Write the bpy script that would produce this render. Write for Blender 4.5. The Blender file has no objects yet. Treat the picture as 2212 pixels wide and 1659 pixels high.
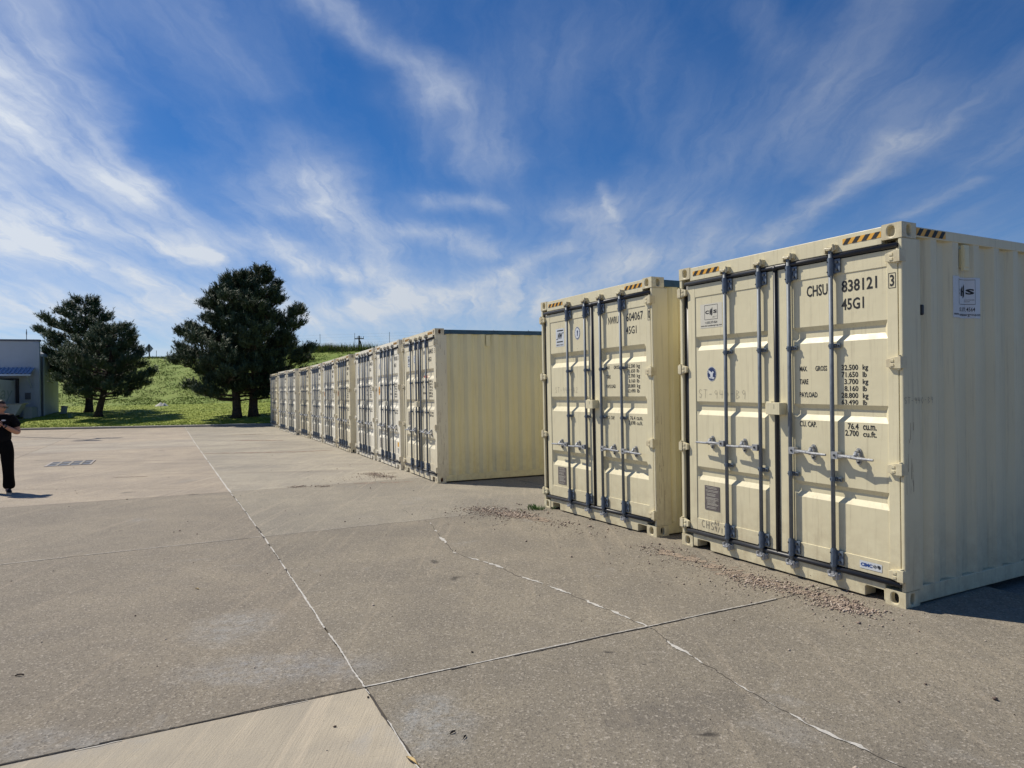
import bpy, bmesh, math, random
import numpy as np
from mathutils import Vector, Matrix, noise as mn

random.seed(7); rng = np.random.default_rng(7)
S = bpy.context.scene
COL = S.collection
R = math.radians

# ------------------------------------------------------------------ camera, sun, sky, exposure
CAM_H = 1.673; PITCH = -0.0105; ROLL = -0.0190; FOC = 0.679
cd = bpy.data.cameras.new('camera'); co = bpy.data.objects.new('camera', cd); COL.objects.link(co)
cd.sensor_width = 36; cd.lens = 36 * FOC; cd.clip_end = 6000; cd.clip_start = 0.05
_fw = Vector((0, math.cos(PITCH), -math.sin(PITCH))); _rt = Vector((1, 0, 0)); _up = _rt.cross(_fw)
_r2 = math.cos(ROLL) * _rt + math.sin(ROLL) * _up; _u2 = -math.sin(ROLL) * _rt + math.cos(ROLL) * _up
co.matrix_world = Matrix(((_r2.x, _u2.x, -_fw.x, 0), (_r2.y, _u2.y, -_fw.y, 0), (_r2.z, _u2.z, -_fw.z, CAM_H), (0, 0, 0, 1)))
S.camera = co

SUN_EL = R(50); SUN_AZ = R(151)            # azimuth measured from +X towards +Y
sdir = Vector((math.cos(SUN_AZ) * math.cos(SUN_EL), math.sin(SUN_AZ) * math.cos(SUN_EL), math.sin(SUN_EL)))
sl = bpy.data.lights.new('sun', 'SUN'); sl.energy = 5.0; sl.angle = R(0.53); sl.color = (1.0, 0.925, 0.79)
so = bpy.data.objects.new('sun', sl); COL.objects.link(so); so.rotation_euler = sdir.to_track_quat('Z', 'Y').to_euler(); so.location = (-20, 10, 30)

S.view_settings.view_transform = 'Standard'; S.view_settings.look = 'None'
S.view_settings.gamma = 1; S.view_settings.exposure = 0.0
S.cycles.max_bounces = 6; S.cycles.diffuse_bounces = 3; S.cycles.glossy_bounces = 2; S.cycles.transparent_max_bounces = 6
S.cycles.use_denoising = True

# ------------------------------------------------------------------ node helper
class NT:
    def __init__(s, tree): s.t = tree; s.N = tree.nodes; s.L = tree.links
    def n(s, typ, ins=None, **kw):
        nd = s.N.new(typ)
        for k, v in kw.items(): setattr(nd, k, v)
        for k, v in (ins or {}).items():
            sock = nd.inputs[k]
            if isinstance(v, bpy.types.NodeSocket): s.L.new(v, sock)
            else: sock.default_value = v
        return nd
    def m(s, op, a, b=0.0, c=0.0, clamp=False):
        return s.n('ShaderNodeMath', {0: a, 1: b, 2: c}, operation=op, use_clamp=clamp).outputs[0]
    def v(s, op, a, b=(0, 0, 0), out=0):
        return s.n('ShaderNodeVectorMath', {0: a, 1: b}, operation=op).outputs[out]
    def scale(s, a, f):
        return s.n('ShaderNodeVectorMath', {0: a, 'Scale': f}, operation='SCALE').outputs[0]
    def noise(s, vec, sc, det=4, rough=0.55, dist=0.0):
        return s.n('ShaderNodeTexNoise', {'Vector': vec, 'Scale': sc, 'Detail': det, 'Roughness': rough, 'Distortion': dist}).outputs[0]
    def ramp(s, f, lo, hi, clamp=True, a=0.0, b=1.0):
        return s.n('ShaderNodeMapRange', {'Value': f, 'From Min': lo, 'From Max': hi, 'To Min': a, 'To Max': b}, clamp=clamp).outputs[0]
    def mix(s, f, a, b, typ='MIX'):
        nd = s.N.new('ShaderNodeMix'); nd.data_type = 'RGBA'; nd.blend_type = typ
        for i, val in ((0, f), (6, a), (7, b)):
            if isinstance(val, bpy.types.NodeSocket): s.L.new(val, nd.inputs[i])
            elif i == 0: nd.inputs[i].default_value = val
            else: nd.inputs[i].default_value = (*val[:3], 1)
        return nd.outputs[2]
    def map(s, vec, sc=(1, 1, 1), rot=(0, 0, 0), loc=(0, 0, 0)):
        return s.n('ShaderNodeMapping', {'Vector': vec, 'Location': loc, 'Rotation': rot, 'Scale': sc}).outputs[0]

# ------------------------------------------------------------------ world: nishita sky and cirrus
def px_dir(x, y):                                  # direction through a pixel of the 2212 x 1659 view
    a = (x - 1106) / (FOC * 2212); b = (829.5 - y) / (FOC * 2212)
    return (_fw + a * _r2 + b * _u2).normalized()
W = bpy.data.worlds.new('World'); S.world = W; W.use_nodes = True
w = NT(W.node_tree); w.N.clear()
sky = w.n('ShaderNodeTexSky', sky_type='NISHITA', sun_disc=False, sun_elevation=SUN_EL, sun_rotation=R(90) - SUN_AZ,
          altitude=1500.0, air_density=1.0, dust_density=0.35, ozone_density=3.0)
SKY_STRENGTH = 0.080
tc = w.n('ShaderNodeTexCoord').outputs['Generated']
sep = w.n('ShaderNodeSeparateXYZ', {0: tc})
zc = w.m('MAXIMUM', sep.outputs[2], 0.0)
K = 0.22
den = w.m('ADD', zc, K)
qx = w.m('DIVIDE', sep.outputs[0], den); qy = w.m('DIVIDE', sep.outputs[1], den)
q = w.n('ShaderNodeCombineXYZ', {0: qx, 1: qy}).outputs[0]
def qpt(x, y):
    d = px_dir(x, y); z = max(d.z, 0); return Vector((d.x / (z + K), d.y / (z + K), 0))
wA = w.scale(w.v('SUBTRACT', w.n('ShaderNodeTexNoise', {'Vector': q, 'Scale': 2.0, 'Detail': 3, 'Roughness': 0.5}).outputs[1], (0.5, 0.5, 0.5)), 0.20)
wB = w.scale(w.v('SUBTRACT', w.n('ShaderNodeTexNoise', {'Vector': q, 'Scale': 7.5, 'Detail': 4, 'Roughness': 0.6}).outputs[1], (0.5, 0.5, 0.5)), 0.09)
qw = w.v('ADD', w.v('ADD', q, wA), wB)
qw2 = w.v('MULTIPLY', qw, (1, 1, 0))
STREAKS = [  # polylines in view pixels, half width px, strength
    ([(690, -20), (800, 70), (900, 150), (945, 235)], 34, .34), ([(945, 235), (1000, 300), (1070, 345)], 46, .26),
    ([(-80, 150), (60, 270), (200, 370), (300, 420)], 46, .42),
    ([(110, 110), (220, 230), (265, 350), (310, 420)], 30, .34), ([(290, 410), (380, 480), (430, 560)], 36, .50),
    ([(-160, -20), (-60, 240), (0, 520)], 120, .62),
    ([(20, 510), (150, 560), (300, 600)], 34, .62), ([(130, 470), (300, 520), (420, 545)], 34, .50),
    ([(-100, 640), (200, 680), (520, 650)], 62, .55),
    ([(670, 400), (740, 470), (790, 560), (860, 620)], 38, .52),
    ([(560, 520), (660, 580), (760, 600)], 26, .55), ([(640, 320), (700, 380), (720, 440)], 36, .22), ([(600, 460), (680, 470)], 26, .30),
    ([(940, 430), (1050, 430)], 22, .36), ([(880, 500), (980, 510), (1060, 540)], 26, .40),
    ([(800, 660), (1000, 630), (1080, 605)], 28, .60), ([(1100, 585), (1200, 545)], 18, .42),
    ([(1250, 460), (1300, 510), (1350, 560)], 36, .36), ([(1330, 440), (1480, 470), (1560, 520)], 44, .26), ([(1180, 640), (1440, 560)], 40, .42),
    ([(1285, 390), (1340, 495)], 7, .28),
    ([(1660, 520), (1740, 470), (1850, 395), (1960, 300)], 20, .46), ([(1960, 300), (2080, 240), (2260, 120)], 34, .26), ([(1850, 360), (1960, 240)], 60, .20),
    ([(1930, 478), (2060, 400)], 12, .30),
    ([(1740, 300), (1850, 140), (1930, 10)], 46, .18), ([(1620, 20), (1680, 120)], 40, .16), ([(1450, 380), (1690, 330)], 60, .13),
    ([(1000, 250), (1300, 120)], 90, .09), ([(1500, 250), (1800, 200)], 90, .12), ([(2100, 330), (2300, 230)], 50, .20),
    ([(400, 20), (570, 180)], 50, .13),
    ([(640, 690), (1170, 660)], 34, .45),
]
acc = None
for pts, wd, st in STREAKS:
    mind = None
    mid = ((pts[0][0] + pts[-1][0]) / 2, (pts[0][1] + pts[-1][1]) / 2)
    wx_ = (qpt(mid[0] + wd, mid[1]) - qpt(mid[0] - wd, mid[1])).length / 2; wy_ = (qpt(mid[0], mid[1] + wd) - qpt(mid[0], mid[1] - wd)).length / 2
    wq = math.sqrt(wx_ * max(wy_, wx_ * .6))
    for a, b in zip(pts[:-1], pts[1:]):
        A = qpt(*a); B = qpt(*b); AB = B - A
        pa = w.v('SUBTRACT', qw2, A)
        t = w.m('MULTIPLY', w.v('DOT_PRODUCT', pa, AB, out=1), 1 / AB.length_squared, clamp=True)
        pr = w.n('ShaderNodeVectorMath', {0: AB, 'Scale': t}, operation='SCALE').outputs[0]
        d = w.v('DISTANCE', pa, pr, out=1)
        mind = d if mind is None else w.m('MINIMUM', mind, d)
    g = w.m('MULTIPLY', w.m('EXPONENT', w.m('MULTIPLY', w.m('MULTIPLY', mind, mind), -1 / (wq * wq * 1.7))), st * .84)
    acc = g if acc is None else w.m('ADD', acc, g)
fib = w.noise(w.map(qw, (9.0, 1.3, 1), (0, 0, R(8))), 1.5, 8, 0.62, 0.5)         # long fibres, all along one wind
fib2 = w.noise(w.map(qw, (3.0, 2.0, 1), (0, 0, R(-25))), 3.2, 8, 0.68, 0.3)
fb = w.m('ADD', w.m('MULTIPLY', w.ramp(fib, .30, .70), .70), w.m('MULTIPLY', w.ramp(fib2, .30, .74), .36))
body = w.m('MULTIPLY', acc, w.m('ADD', w.m('MULTIPLY', fb, 1.05), 0.32))
veil = w.m('MULTIPLY', w.m('MULTIPLY', w.ramp(w.noise(w.map(qw, (2.4, .9, 1), (0, 0, R(10))), 1.2, 7, .62, .5), .40, .72), w.m('ADD', fb, .25)), .13)
lowz = w.m('POWER', w.m('SUBTRACT', 1.0, w.m('MINIMUM', w.m('MULTIPLY', zc, 3.1), 1.0), clamp=True), 1.7)
hz = w.m('MULTIPLY', lowz, w.m('ADD', w.m('MULTIPLY', fb, .60), .34))
cl = w.m('ADD', w.m('ADD', body, veil), hz, clamp=True)
cl = w.m('MINIMUM', cl, 0.92)
skyc = w.n('ShaderNodeHueSaturation', {'Saturation': 1.25, 'Value': 1.0, 'Color': w.mix(1.0, sky.outputs[0], (.96, 1.0, 1.14), 'MULTIPLY')}).outputs[0]
cosg = w.v('DOT_PRODUCT', w.v('NORMALIZE', tc), tuple(sdir), out=1)          # thin ice cloud is brightest towards the sun
phase = w.ramp(cosg, -.35, .80, a=.42, b=1.06)
cl = w.m('MULTIPLY', cl, w.ramp(cosg, -.4, .5, a=.55, b=1.0))
ccol = w.n('ShaderNodeVectorMath', {0: (8.9, 9.5, 10.3), 'Scale': phase}, operation='SCALE').outputs[0]
col = w.mix(cl, skyc, ccol)
bgw = w.n('ShaderNodeBackground', {'Color': col, 'Strength': SKY_STRENGTH})
wo = w.n('ShaderNodeOutputWorld', {0: bgw.outputs[0]})
W.cycles.sampling_method = 'MANUAL'; W.cycles.sample_map_resolution = 512

# ------------------------------------------------------------------ materials
MATS = {}
def new_mat(name):
    m = bpy.data.materials.new(name); m.use_nodes = True; t = NT(m.node_tree); t.N.clear()
    b = t.n('ShaderNodeBsdfPrincipled'); t.n('ShaderNodeOutputMaterial', {0: b.outputs[0]})
    return m, t, b
def simple(name, col, rough=.6, metal=0.0, var=.12, sc=6.0, bump=0.0, bsc=60.0, spec=.5):
    m, t, b = new_mat(name)
    pos = t.n('ShaderNodeTexCoord').outputs['Object']
    f = t.noise(pos, sc, 5, .6)
    c = t.mix(t.ramp(f, .3, .7), tuple(x * (1 - var) for x in col), tuple(min(1, x * (1 + var)) for x in col))
    t.L.new(c, b.inputs['Base Color']); b.inputs['Roughness'].default_value = rough; b.inputs['Metallic'].default_value = metal
    b.inputs['Specular IOR Level'].default_value = spec
    if bump:
        bm_ = t.n('ShaderNodeBump', {'Strength': bump, 'Distance': .01, 'Height': t.noise(pos, bsc, 4, .6)})
        t.L.new(bm_.outputs[0], b.inputs['Normal'])
    MATS[name] = m; return m

def paint(name, base, dirt=1.0, bright=1.0):
    m, t, b = new_mat(name)
    pos = t.n('ShaderNodeTexCoord').outputs['Object']
    inst = t.n('ShaderNodeObjectInfo')
    off = t.n('ShaderNodeCombineXYZ', {0: t.m('MULTIPLY', inst.outputs['Random'], 37.0), 1: t.m('MULTIPLY', inst.outputs['Random'], 11.0)}).outputs[0]
    p = t.v('ADD', pos, off)
    f1 = t.ramp(t.noise(p, 1.3, 5, .55), .3, .7)
    c = t.mix(f1, tuple(x * .95 for x in base), tuple(min(1, x * 1.04) for x in base))
    # vertical grime streaks
    st = t.noise(t.map(p, (28, 28, 1.3)), 1.0, 5, .65)
    c = t.mix(t.m('MULTIPLY', t.ramp(st, .54, .76), .26 * dirt), c, (.30, .25, .17))
    # dust towards the bottom edge, splashed
    z = t.n('ShaderNodeSeparateXYZ', {0: pos}).outputs[2]
    lo = t.m('MULTIPLY', t.ramp(z, .75, 0.0), t.ramp(t.noise(p, 9, 6, .7), .35, .75))
    c = t.mix(t.m('MULTIPLY', lo, .45 * dirt), c, (.36, .27, .16))
    # small chips and rust specks
    ch = t.ramp(t.noise(t.map(p, (1, 1, .6)), 42, 3, .6), .735, .76)
    gate = t.ramp(t.noise(p, 3.1, 3, .6), .52, .62)
    c = t.mix(t.m('MULTIPLY', t.m('MULTIPLY', ch, gate), dirt, clamp=True), c, (.10, .055, .03))
    t.L.new(c, b.inputs['Base Color'])
    t.L.new(t.ramp(t.noise(p, 14, 4, .6), .3, .7, a=.36, b=.52), b.inputs['Roughness'])
    b.inputs['Specular IOR Level'].default_value = .42
    h = t.m('ADD', t.m('MULTIPLY', t.noise(p, 3.0, 3, .5), 1.0), t.m('MULTIPLY', t.noise(p, 220, 2, .5), .012))
    bp = t.n('ShaderNodeBump', {'Strength': .55, 'Distance': .014, 'Height': h})
    t.L.new(bp.outputs[0], b.inputs['Normal'])
    MATS[name] = m; return m

CREAM = (.73, .665, .455)
paint('cream_paint', CREAM, 1.5)
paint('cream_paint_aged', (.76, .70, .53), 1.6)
paint('cream_side_bounce', (.80, .725, .45), 1.0)  # sunlight bounced between the containers is put into this brighter cream
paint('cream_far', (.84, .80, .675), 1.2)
simple('blue_rail', (.020, .075, .13), .5, var=.3, sc=9)
simple('gasket', (.022, .024, .030), .42, var=.2)
simple('void', (.015, .014, .013), .9)
def galv(name, col, rough):
    m, t, b = new_mat(name); pos = t.n('ShaderNodeTexCoord').outputs['Object']
    f = t.ramp(t.noise(t.map(pos, (1, 1, .35)), 60, 4, .65), .3, .72)
    c = t.mix(f, tuple(x * .72 for x in col), tuple(min(1, x * 1.15) for x in col))
    t.L.new(c, b.inputs['Base Color']); b.inputs['Metallic'].default_value = .35
    t.L.new(t.ramp(f, 0, 1, a=rough, b=rough + .18), b.inputs['Roughness'])
    MATS[name] = m
galv('galv_rod', (.19, .215, .245), .5)
galv('galv_bracket', (.15, .19, .245), .5)
galv('zinc', (.42, .43, .44), .34)
simple('bolt_dark', (.05, .055, .06), .5, .5)
simple('ink', (.012, .012, .013), .55)
simple('ink_navy', (.012, .03, .11), .5)
simple('ink_thin', (.25, .23, .18), .7)
simple('sticker_white', (.62, .65, .68), .38, var=.04)
simple('sticker_clear', (.66, .63, .53), .3, var=.04)
simple('plate_grey', (.17, .15, .15), .35, .4, var=.2, sc=30)
simple('hazard_yellow', (.78, .40, .045), .45, var=.06)
simple('sticker_orange', (.75, .33, .04), .45)
simple('sticker_red', (.42, .05, .03), .45)
simple('rust', (.16, .07, .035), .85, var=.4, sc=40)
simple('cimc_blue', (.01, .06, .28), .45)

# concrete: tone comes from the object colour of each slab
PATCHES = [(-2.05, 5.1, .30, .34, (.33, .325, .31), .75), (-1.45, 4.35, .62, .22, (.30, .30, .30), .7), (-2.35, 3.45, .5, .16, (.31, .305, .295), .6), (-.45, 3.62, .22, .30, (.32, .33, .33), .65),
           (.78, 3.62, .34, .16, (.12, .11, .10), .55), (1.15, 3.8, .22, .12, (.12, .11, .10), .45),
           (-.78, 6.84, .055, .05, (.055, .05, .045), .8), (-.53, 6.23, .06, .045, (.055, .05, .045), .8), (-.32, 6.39, .035, .03, (.06, .055, .05), .7), (.58, 4.52, .045, .032, (.05, .045, .04), .85), (.92, 3.43, .055, .035, (.05, .045, .04), .9), (.81, 4.27, .02, .016, (.05, .045, .04), .8)]
def concrete(name, fine=True, broom=False):
    m, t, b = new_mat(name)
    pos = t.n('ShaderNodeNewGeometry').outputs['Position']
    oi = t.n('ShaderNodeObjectInfo')
    base = oi.outputs['Color']
    big = t.noise(pos, .55, 6, .62, .4)
    med = t.noise(pos, 2.6, 6, .65, .2)
    c = t.mix(t.ramp(big, .3, .72), t.mix(1.0, base, (.72, .72, .74), 'MULTIPLY'), t.mix(1.0, base, (1.20, 1.17, 1.11), 'MULTIPLY'))
    c = t.mix(t.m('MULTIPLY', t.ramp(med, .46, .68), .62), c, t.mix(1.0, base, (.78, .78, .80), 'MULTIPLY'))
    # faint scrape lines running with the traffic
    scr = t.noise(t.map(pos, (7.0, .28, 1), (0, 0, R(-28))), 1.4, 4, .6)
    c = t.mix(t.m('MULTIPLY', t.ramp(scr, .55, .66), .5), c, t.mix(1.0, base, (1.25, 1.2, 1.15), 'MULTIPLY'))
    tyre = t.noise(t.map(pos, (.10, 2.2, 1), (0, 0, R(14)), (3, 1, 0)), 1.0, 5, .62, 1.2)
    far = t.ramp(t.n('ShaderNodeSeparateXYZ', {0: pos}).outputs[1], 9, 18)
    c = t.mix(t.m('MULTIPLY', t.m('MULTIPLY', t.ramp(tyre, .55, .68), far), .55), c, (.17, .145, .125))
    # oil spots
    vo = t.n('ShaderNodeTexVoronoi', {'Vector': t.v('ADD', pos, t.scale(t.n('ShaderNodeTexNoise', {'Vector': pos, 'Scale': 7.0}).outputs[1], .12)), 'Scale': .62}).outputs[0]
    c = t.mix(t.m('MULTIPLY', t.ramp(vo, .085, .045), .55), c, (.05, .045, .04))
    # pale, worn patches
    pt = t.ramp(t.noise(pos, .9, 7, .72, .8), .60, .74)
    c = t.mix(t.m('MULTIPLY', pt, .6), c, (.36, .35, .33))
    for (cx, cy, rx, ry, cc, am) in PATCHES:
        dd = t.v('LENGTH', t.v('MULTIPLY', t.v('SUBTRACT', t.v('ADD', pos, t.scale(t.n('ShaderNodeTexNoise', {'Vector': pos, 'Scale': 3.5, 'Detail': 4}).outputs[1], .35)), (cx + .17, cy + .17, 0)), (1 / rx, 1 / ry, 0)), out=1)
        gg = t.m('MULTIPLY', t.ramp(dd, 1.25, .55), am)
        if rx > .12: gg = t.m('MULTIPLY', gg, t.ramp(t.noise(pos, 11, 5, .7), .32, .62))
        c = t.mix(gg, c, cc)
    rgh = .88
    if broom:
        br = t.noise(t.map(pos, (1, .03, 1), (0, 0, R(-26.6))), 130, 2, .5)
        c = t.mix(t.m('MULTIPLY', t.ramp(br, .45, .75), .35), c, t.mix(1.0, base, (.74, .72, .70), 'MULTIPLY'))
        h = t.m('ADD', t.m('MULTIPLY', br, .35), t.m('MULTIPLY', t.noise(pos, 90, 4, .7), .6))
        sp = t.ramp(t.noise(pos, 70, 2, .6), .68, .74)
        c = t.mix(t.m('MULTIPLY', sp, .5), c, (.10, .085, .07))
    else:
        v1 = t.n('ShaderNodeTexVoronoi', {'Vector': pos, 'Scale': 95.0, 'Randomness': 1.0})
        agg = t.n('ShaderNodeSeparateColor', {0: v1.outputs[1]})
        c = t.mix(t.m('MULTIPLY', t.ramp(agg.outputs[0], 0.88, .92), .5), c, (.50, .45, .38))
        c = t.mix(t.m('MULTIPLY', t.ramp(agg.outputs[1], 0.85, .90), .5), c, (.09, .08, .07))
        c = t.mix(t.m('MULTIPLY', t.ramp(t.noise(pos, 38, 5, .75), .46, .66), .55), c, t.mix(1.0, base, (.58, .56, .55), 'MULTIPLY'))
        w1 = t.n('ShaderNodeTexVoronoi', {'Vector': pos, 'Scale': 9.0, 'Randomness': 1.0})
        wc = t.n('ShaderNodeSeparateColor', {0: w1.outputs[1]})
        dot = t.m('MULTIPLY', t.ramp(w1.outputs[0], .06, .04), t.ramp(wc.outputs[0], .72, .74))
        c = t.mix(t.m('MULTIPLY', dot, .45), c, (.62, .58, .52))
        dot2 = t.m('MULTIPLY', t.ramp(w1.outputs[0], .055, .035), t.ramp(wc.outputs[0], .20, .18))
        c = t.mix(t.m('MULTIPLY', dot2, .75), c, (.045, .035, .03))
        h = t.m('ADD', t.m('MULTIPLY', t.noise(pos, 60, 5, .75), 1.0), t.m('MULTIPLY', v1.outputs[0], .35))
    t.L.new(c, b.inputs['Base Color']); b.inputs['Roughness'].default_value = rgh; b.inputs['Specular IOR Level'].default_value = .25
    bp = t.n('ShaderNodeBump', {'Strength': .8, 'Distance': .008, 'Height': h}); t.L.new(bp.outputs[0], b.inputs['Normal'])
    MATS[name] = m
concrete('concrete_worn'); concrete('concrete_broom', broom=True)
simple('joint_dark', (.055, .047, .040), .95, var=.3)
simple('sealant', (.50, .48, .44), .75, var=.16, sc=14, bump=.6, bsc=40)
simple('kerb_concrete', (.27, .25, .22), .85, var=.2, sc=3, bump=.4)
simple('soil', (.10, .075, .05), .95)
simple('sand_dirt', (.285, .225, .17), .95, var=.25, sc=20, bump=.6, bsc=120)
simple('asphalt_roof', (.12, .12, .125), .9)

def grass_mat(name, g1, g2, dry, drys):
    m, t, b = new_mat(name); pos = t.n('ShaderNodeNewGeometry').outputs['Position']
    f = t.noise(pos, .35, 6, .65, .5); f2 = t.noise(t.map(pos, (1, 1, 2.5)), 3.0, 5, .7)
    c = t.mix(t.ramp(f, .35, .68), g1, g2)
    c = t.mix(t.m('MULTIPLY', t.ramp(f2, .48, .72), drys), c, dry)
    t.L.new(c, b.inputs['Base Color']); b.inputs['Roughness'].default_value = .8; b.inputs['Specular IOR Level'].default_value = .2
    bp = t.n('ShaderNodeBump', {'Strength': .45, 'Distance': .06, 'Height': t.noise(pos, 6, 6, .7)}); t.L.new(bp.outputs[0], b.inputs['Normal'])
    MATS[name] = m
grass_mat('lawn', (.19, .25, .030), (.27, .32, .045), (.36, .33, .10), .45)
grass_mat('bank_grass', (.145, .215, .033), (.21, .275, .048), (.26, .235, .09), .45)
grass_mat('blades', (.165, .24, .03), (.25, .315, .048), (.38, .34, .11), .45)
grass_mat('dry_weeds', (.09, .10, .035), (.17, .15, .07), (.25, .21, .12), .8)
def needles(name, a, b_):
    m, t, b = new_mat(name); pos = t.n('ShaderNodeTexCoord').outputs['Object']
    f = t.ramp(t.noise(pos, 1.1, 5, .7), .32, .7)
    c = t.mix(f, a, b_)
    t.L.new(c, b.inputs['Base Color']); b.inputs['Roughness'].default_value = .62; b.inputs['Specular IOR Level'].default_value = .3
    MATS[name] = m
needles('pine_needles', (.032, .058, .032), (.072, .115, .055))
needles('pine_needles_light', (.036, .066, .034), (.085, .13, .055))
simple('bark', (.045, .034, .027), .95, var=.5, sc=9, bump=1.0, bsc=14)
simple('wall_blue_grey', (.46, .50, .54), .8, var=.06, sc=1)  # paler than the wall itself: the sun's haze glare is in the colour
simple('wall_wing', (.34, .38, .38), .8, var=.08, sc=1)
simple('trim_dark', (.10, .11, .13), .6)
simple('canopy_blue', (.30, .38, .52), .45, var=.08)
simple('canopy_light', (.55, .60, .66), .6)
simple('trailer_white', (.50, .52, .54), .5, var=.1, sc=2)
simple('dock_rubber', (.05, .045, .05), .8)
simple('bin_pale', (.52, .54, .55), .6)
simple('bin_dark', (.09, .10, .12), .7)
simple('utility_green', (.12, .20, .15), .6)
simple('steel_grey', (.30, .31, .32), .45, .6)
simple('wood_pole', (.05, .04, .035), .9)
simple('sign_back', (.14, .12, .11), .6, .3)
simple('grate_steel', (.30, .27, .25), .6, .3, var=.3)
simple('grate_pit', (.05, .065, .095), .55)
simple('skin', (.42, .22, .15), .5, var=.05, spec=.4)
simple('hair', (.035, .018, .010), .6, var=.3, sc=30)
simple('shirt_black', (.006, .006, .008), .9, var=.2, bump=.6, bsc=9, spec=.12)
simple('trouser_black', (.005, .005, .006), .9, var=.2, bump=.6, bsc=6, spec=.1)
simple('shoe_black', (.015, .015, .016), .6)
simple('shoe_sole', (.45, .40, .34), .7)
simple('glass_black', (.01, .01, .012), .15)
simple('stone_white', (.6, .58, .54), .8)
simple('leaf_dry', (.42, .30, .12), .7, var=.3, sc=40)
simple('leaf_dark', (.06, .04, .028), .8, var=.3, sc=40)
simple('gravel_pink', (.36, .25, .19), .85, var=.35, sc=25)
simple('weed_green', (.10, .18, .04), .7, var=.3, sc=30)

# ------------------------------------------------------------------ mesh helpers
class MB:
    def __init__(s): s.v = []; s.f = []; s.mi = []; s.cur = 0
    def add(s, vs, fs):
        o = len(s.v); s.v.extend([tuple(x) for x in vs]); s.f.extend([tuple(i + o for i in f) for f in fs]); s.mi.extend([s.cur] * len(fs)); return s
    def box(s, x0, x1, y0, y1, z0, z1):
        return s.add([(x0, y0, z0), (x1, y0, z0), (x1, y1, z0), (x0, y1, z0), (x0, y0, z1), (x1, y0, z1), (x1, y1, z1), (x0, y1, z1)],
                     [(0, 3, 2, 1), (4, 5, 6, 7), (0, 1, 5, 4), (1, 2, 6, 5), (2, 3, 7, 6), (3, 0, 4, 7)])
    def tube(s, a, b, r, n=10, r2=None, cap=True):
        a = Vector(a); b = Vector(b); d = (b - a).normalized(); r = float(r); r2 = r if r2 is None else float(r2)
        u = d.orthogonal().normalized(); v_ = d.cross(u)
        vs = []
        for P, rr in ((a, r), (b, r2)):
            for i in range(n):
                t = 2 * math.pi * i / n; vs.append(P + rr * (math.cos(t) * u + math.sin(t) * v_))
        fs = [(i, (i + 1) % n, n + (i + 1) % n, n + i) for i in range(n)]
        if cap: fs += [tuple(range(n))[::-1], tuple(range(n, 2 * n))]
        return s.add(vs, fs)
    def path(s, pts, rads, n=8):
        for i in range(len(pts) - 1): s.tube(pts[i], pts[i + 1], rads[i], n, rads[i + 1], cap=(i in (0, len(pts) - 2)))
        return s
    def prism(s, poly, y0, y1):             # polygon in x,z extruded along y
        n = len(poly)
        vs = [(x, y0, z) for x, z in poly] + [(x, y1, z) for x, z in poly]
        fs = [tuple(range(n)), tuple(range(n, 2 * n))[::-1]] + [((i + 1) % n, i, n + i, n + (i + 1) % n) for i in range(n)]
        return s.add(vs, fs)
    def ribbon(s, pts, wds, z=0.0, zf=None):             # flat ribbon in the x,y plane
        vs = []; n = len(pts)
        for i in range(n):
            a = Vector(pts[max(i - 1, 0)][:2]); b = Vector(pts[min(i + 1, n - 1)][:2]); d = (b - a).normalized(); nn = Vector((-d.y, d.x))
            p = Vector(pts[i][:2])
            for sg in (-1, 1):
                qq = p + sg * nn * wds[i] / 2; vs.append((qq.x, qq.y, (zf(qq.x, qq.y) if zf else 0) + z))
        return s.add(vs, [(2 * i, 2 * i + 2, 2 * i + 3, 2 * i + 1) for i in range(n - 1)])
    def mesh(s, name, mats, smooth=False):
        me = bpy.data.meshes.new(name); me.from_pydata(s.v, [], s.f)
        for m in (mats if isinstance(mats, (list, tuple)) else [mats]): me.materials.append(MATS[m])
        if len(set(s.mi)) > 1: me.polygons.foreach_set('material_index', s.mi)
        if smooth: me.polygons.foreach_set('use_smooth', [True] * len(me.polygons))
        me.update(); return me
def link(name, data, parent=None, bevel=0, loc=None):
    o = bpy.data.objects.new(name, data); COL.objects.link(o)
    if parent is not None: o.parent = parent
    if loc is not None: o.location = loc
    if bevel:
        b = o.modifiers.new('bevel', 'BEVEL'); b.width = bevel; b.segments = 2; b.limit_method = 'ANGLE'; b.angle_limit = R(35)
    return o
def tag(o, label=None, cat=None, group=None, kind=None):
    if label: o['label'] = label
    if cat: o['category'] = cat
    if group: o['group'] = group
    if kind: o['kind'] = kind
    return o
def empty(name, mat=None, loc=None):
    o = bpy.data.objects.new(name, None); COL.objects.link(o); o.empty_display_size = .2
    if mat is not None: o.matrix_world = mat
    if loc is not None: o.location = loc
    return o
def fast_mesh(name, V, F, mats, midx=None, smooth=False):
    V = np.asarray(V, np.float32); F = np.asarray(F, np.int32); k = F.shape[1]
    me = bpy.data.meshes.new(name); me.vertices.add(len(V)); me.vertices.foreach_set('co', V.ravel())
    me.loops.add(F.size); me.loops.foreach_set('vertex_index', F.ravel())
    me.polygons.add(len(F)); me.polygons.foreach_set('loop_start', np.arange(0, F.size, k, dtype=np.int32))
    for m in (mats if isinstance(mats, (list, tuple)) else [mats]): me.materials.append(MATS[m])
    if midx is not None: me.polygons.foreach_set('material_index', np.asarray(midx, np.int32))
    if smooth: me.polygons.foreach_set('use_smooth', np.ones(len(F), bool))
    me.update(calc_edges=True); me.validate(); return me

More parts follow.
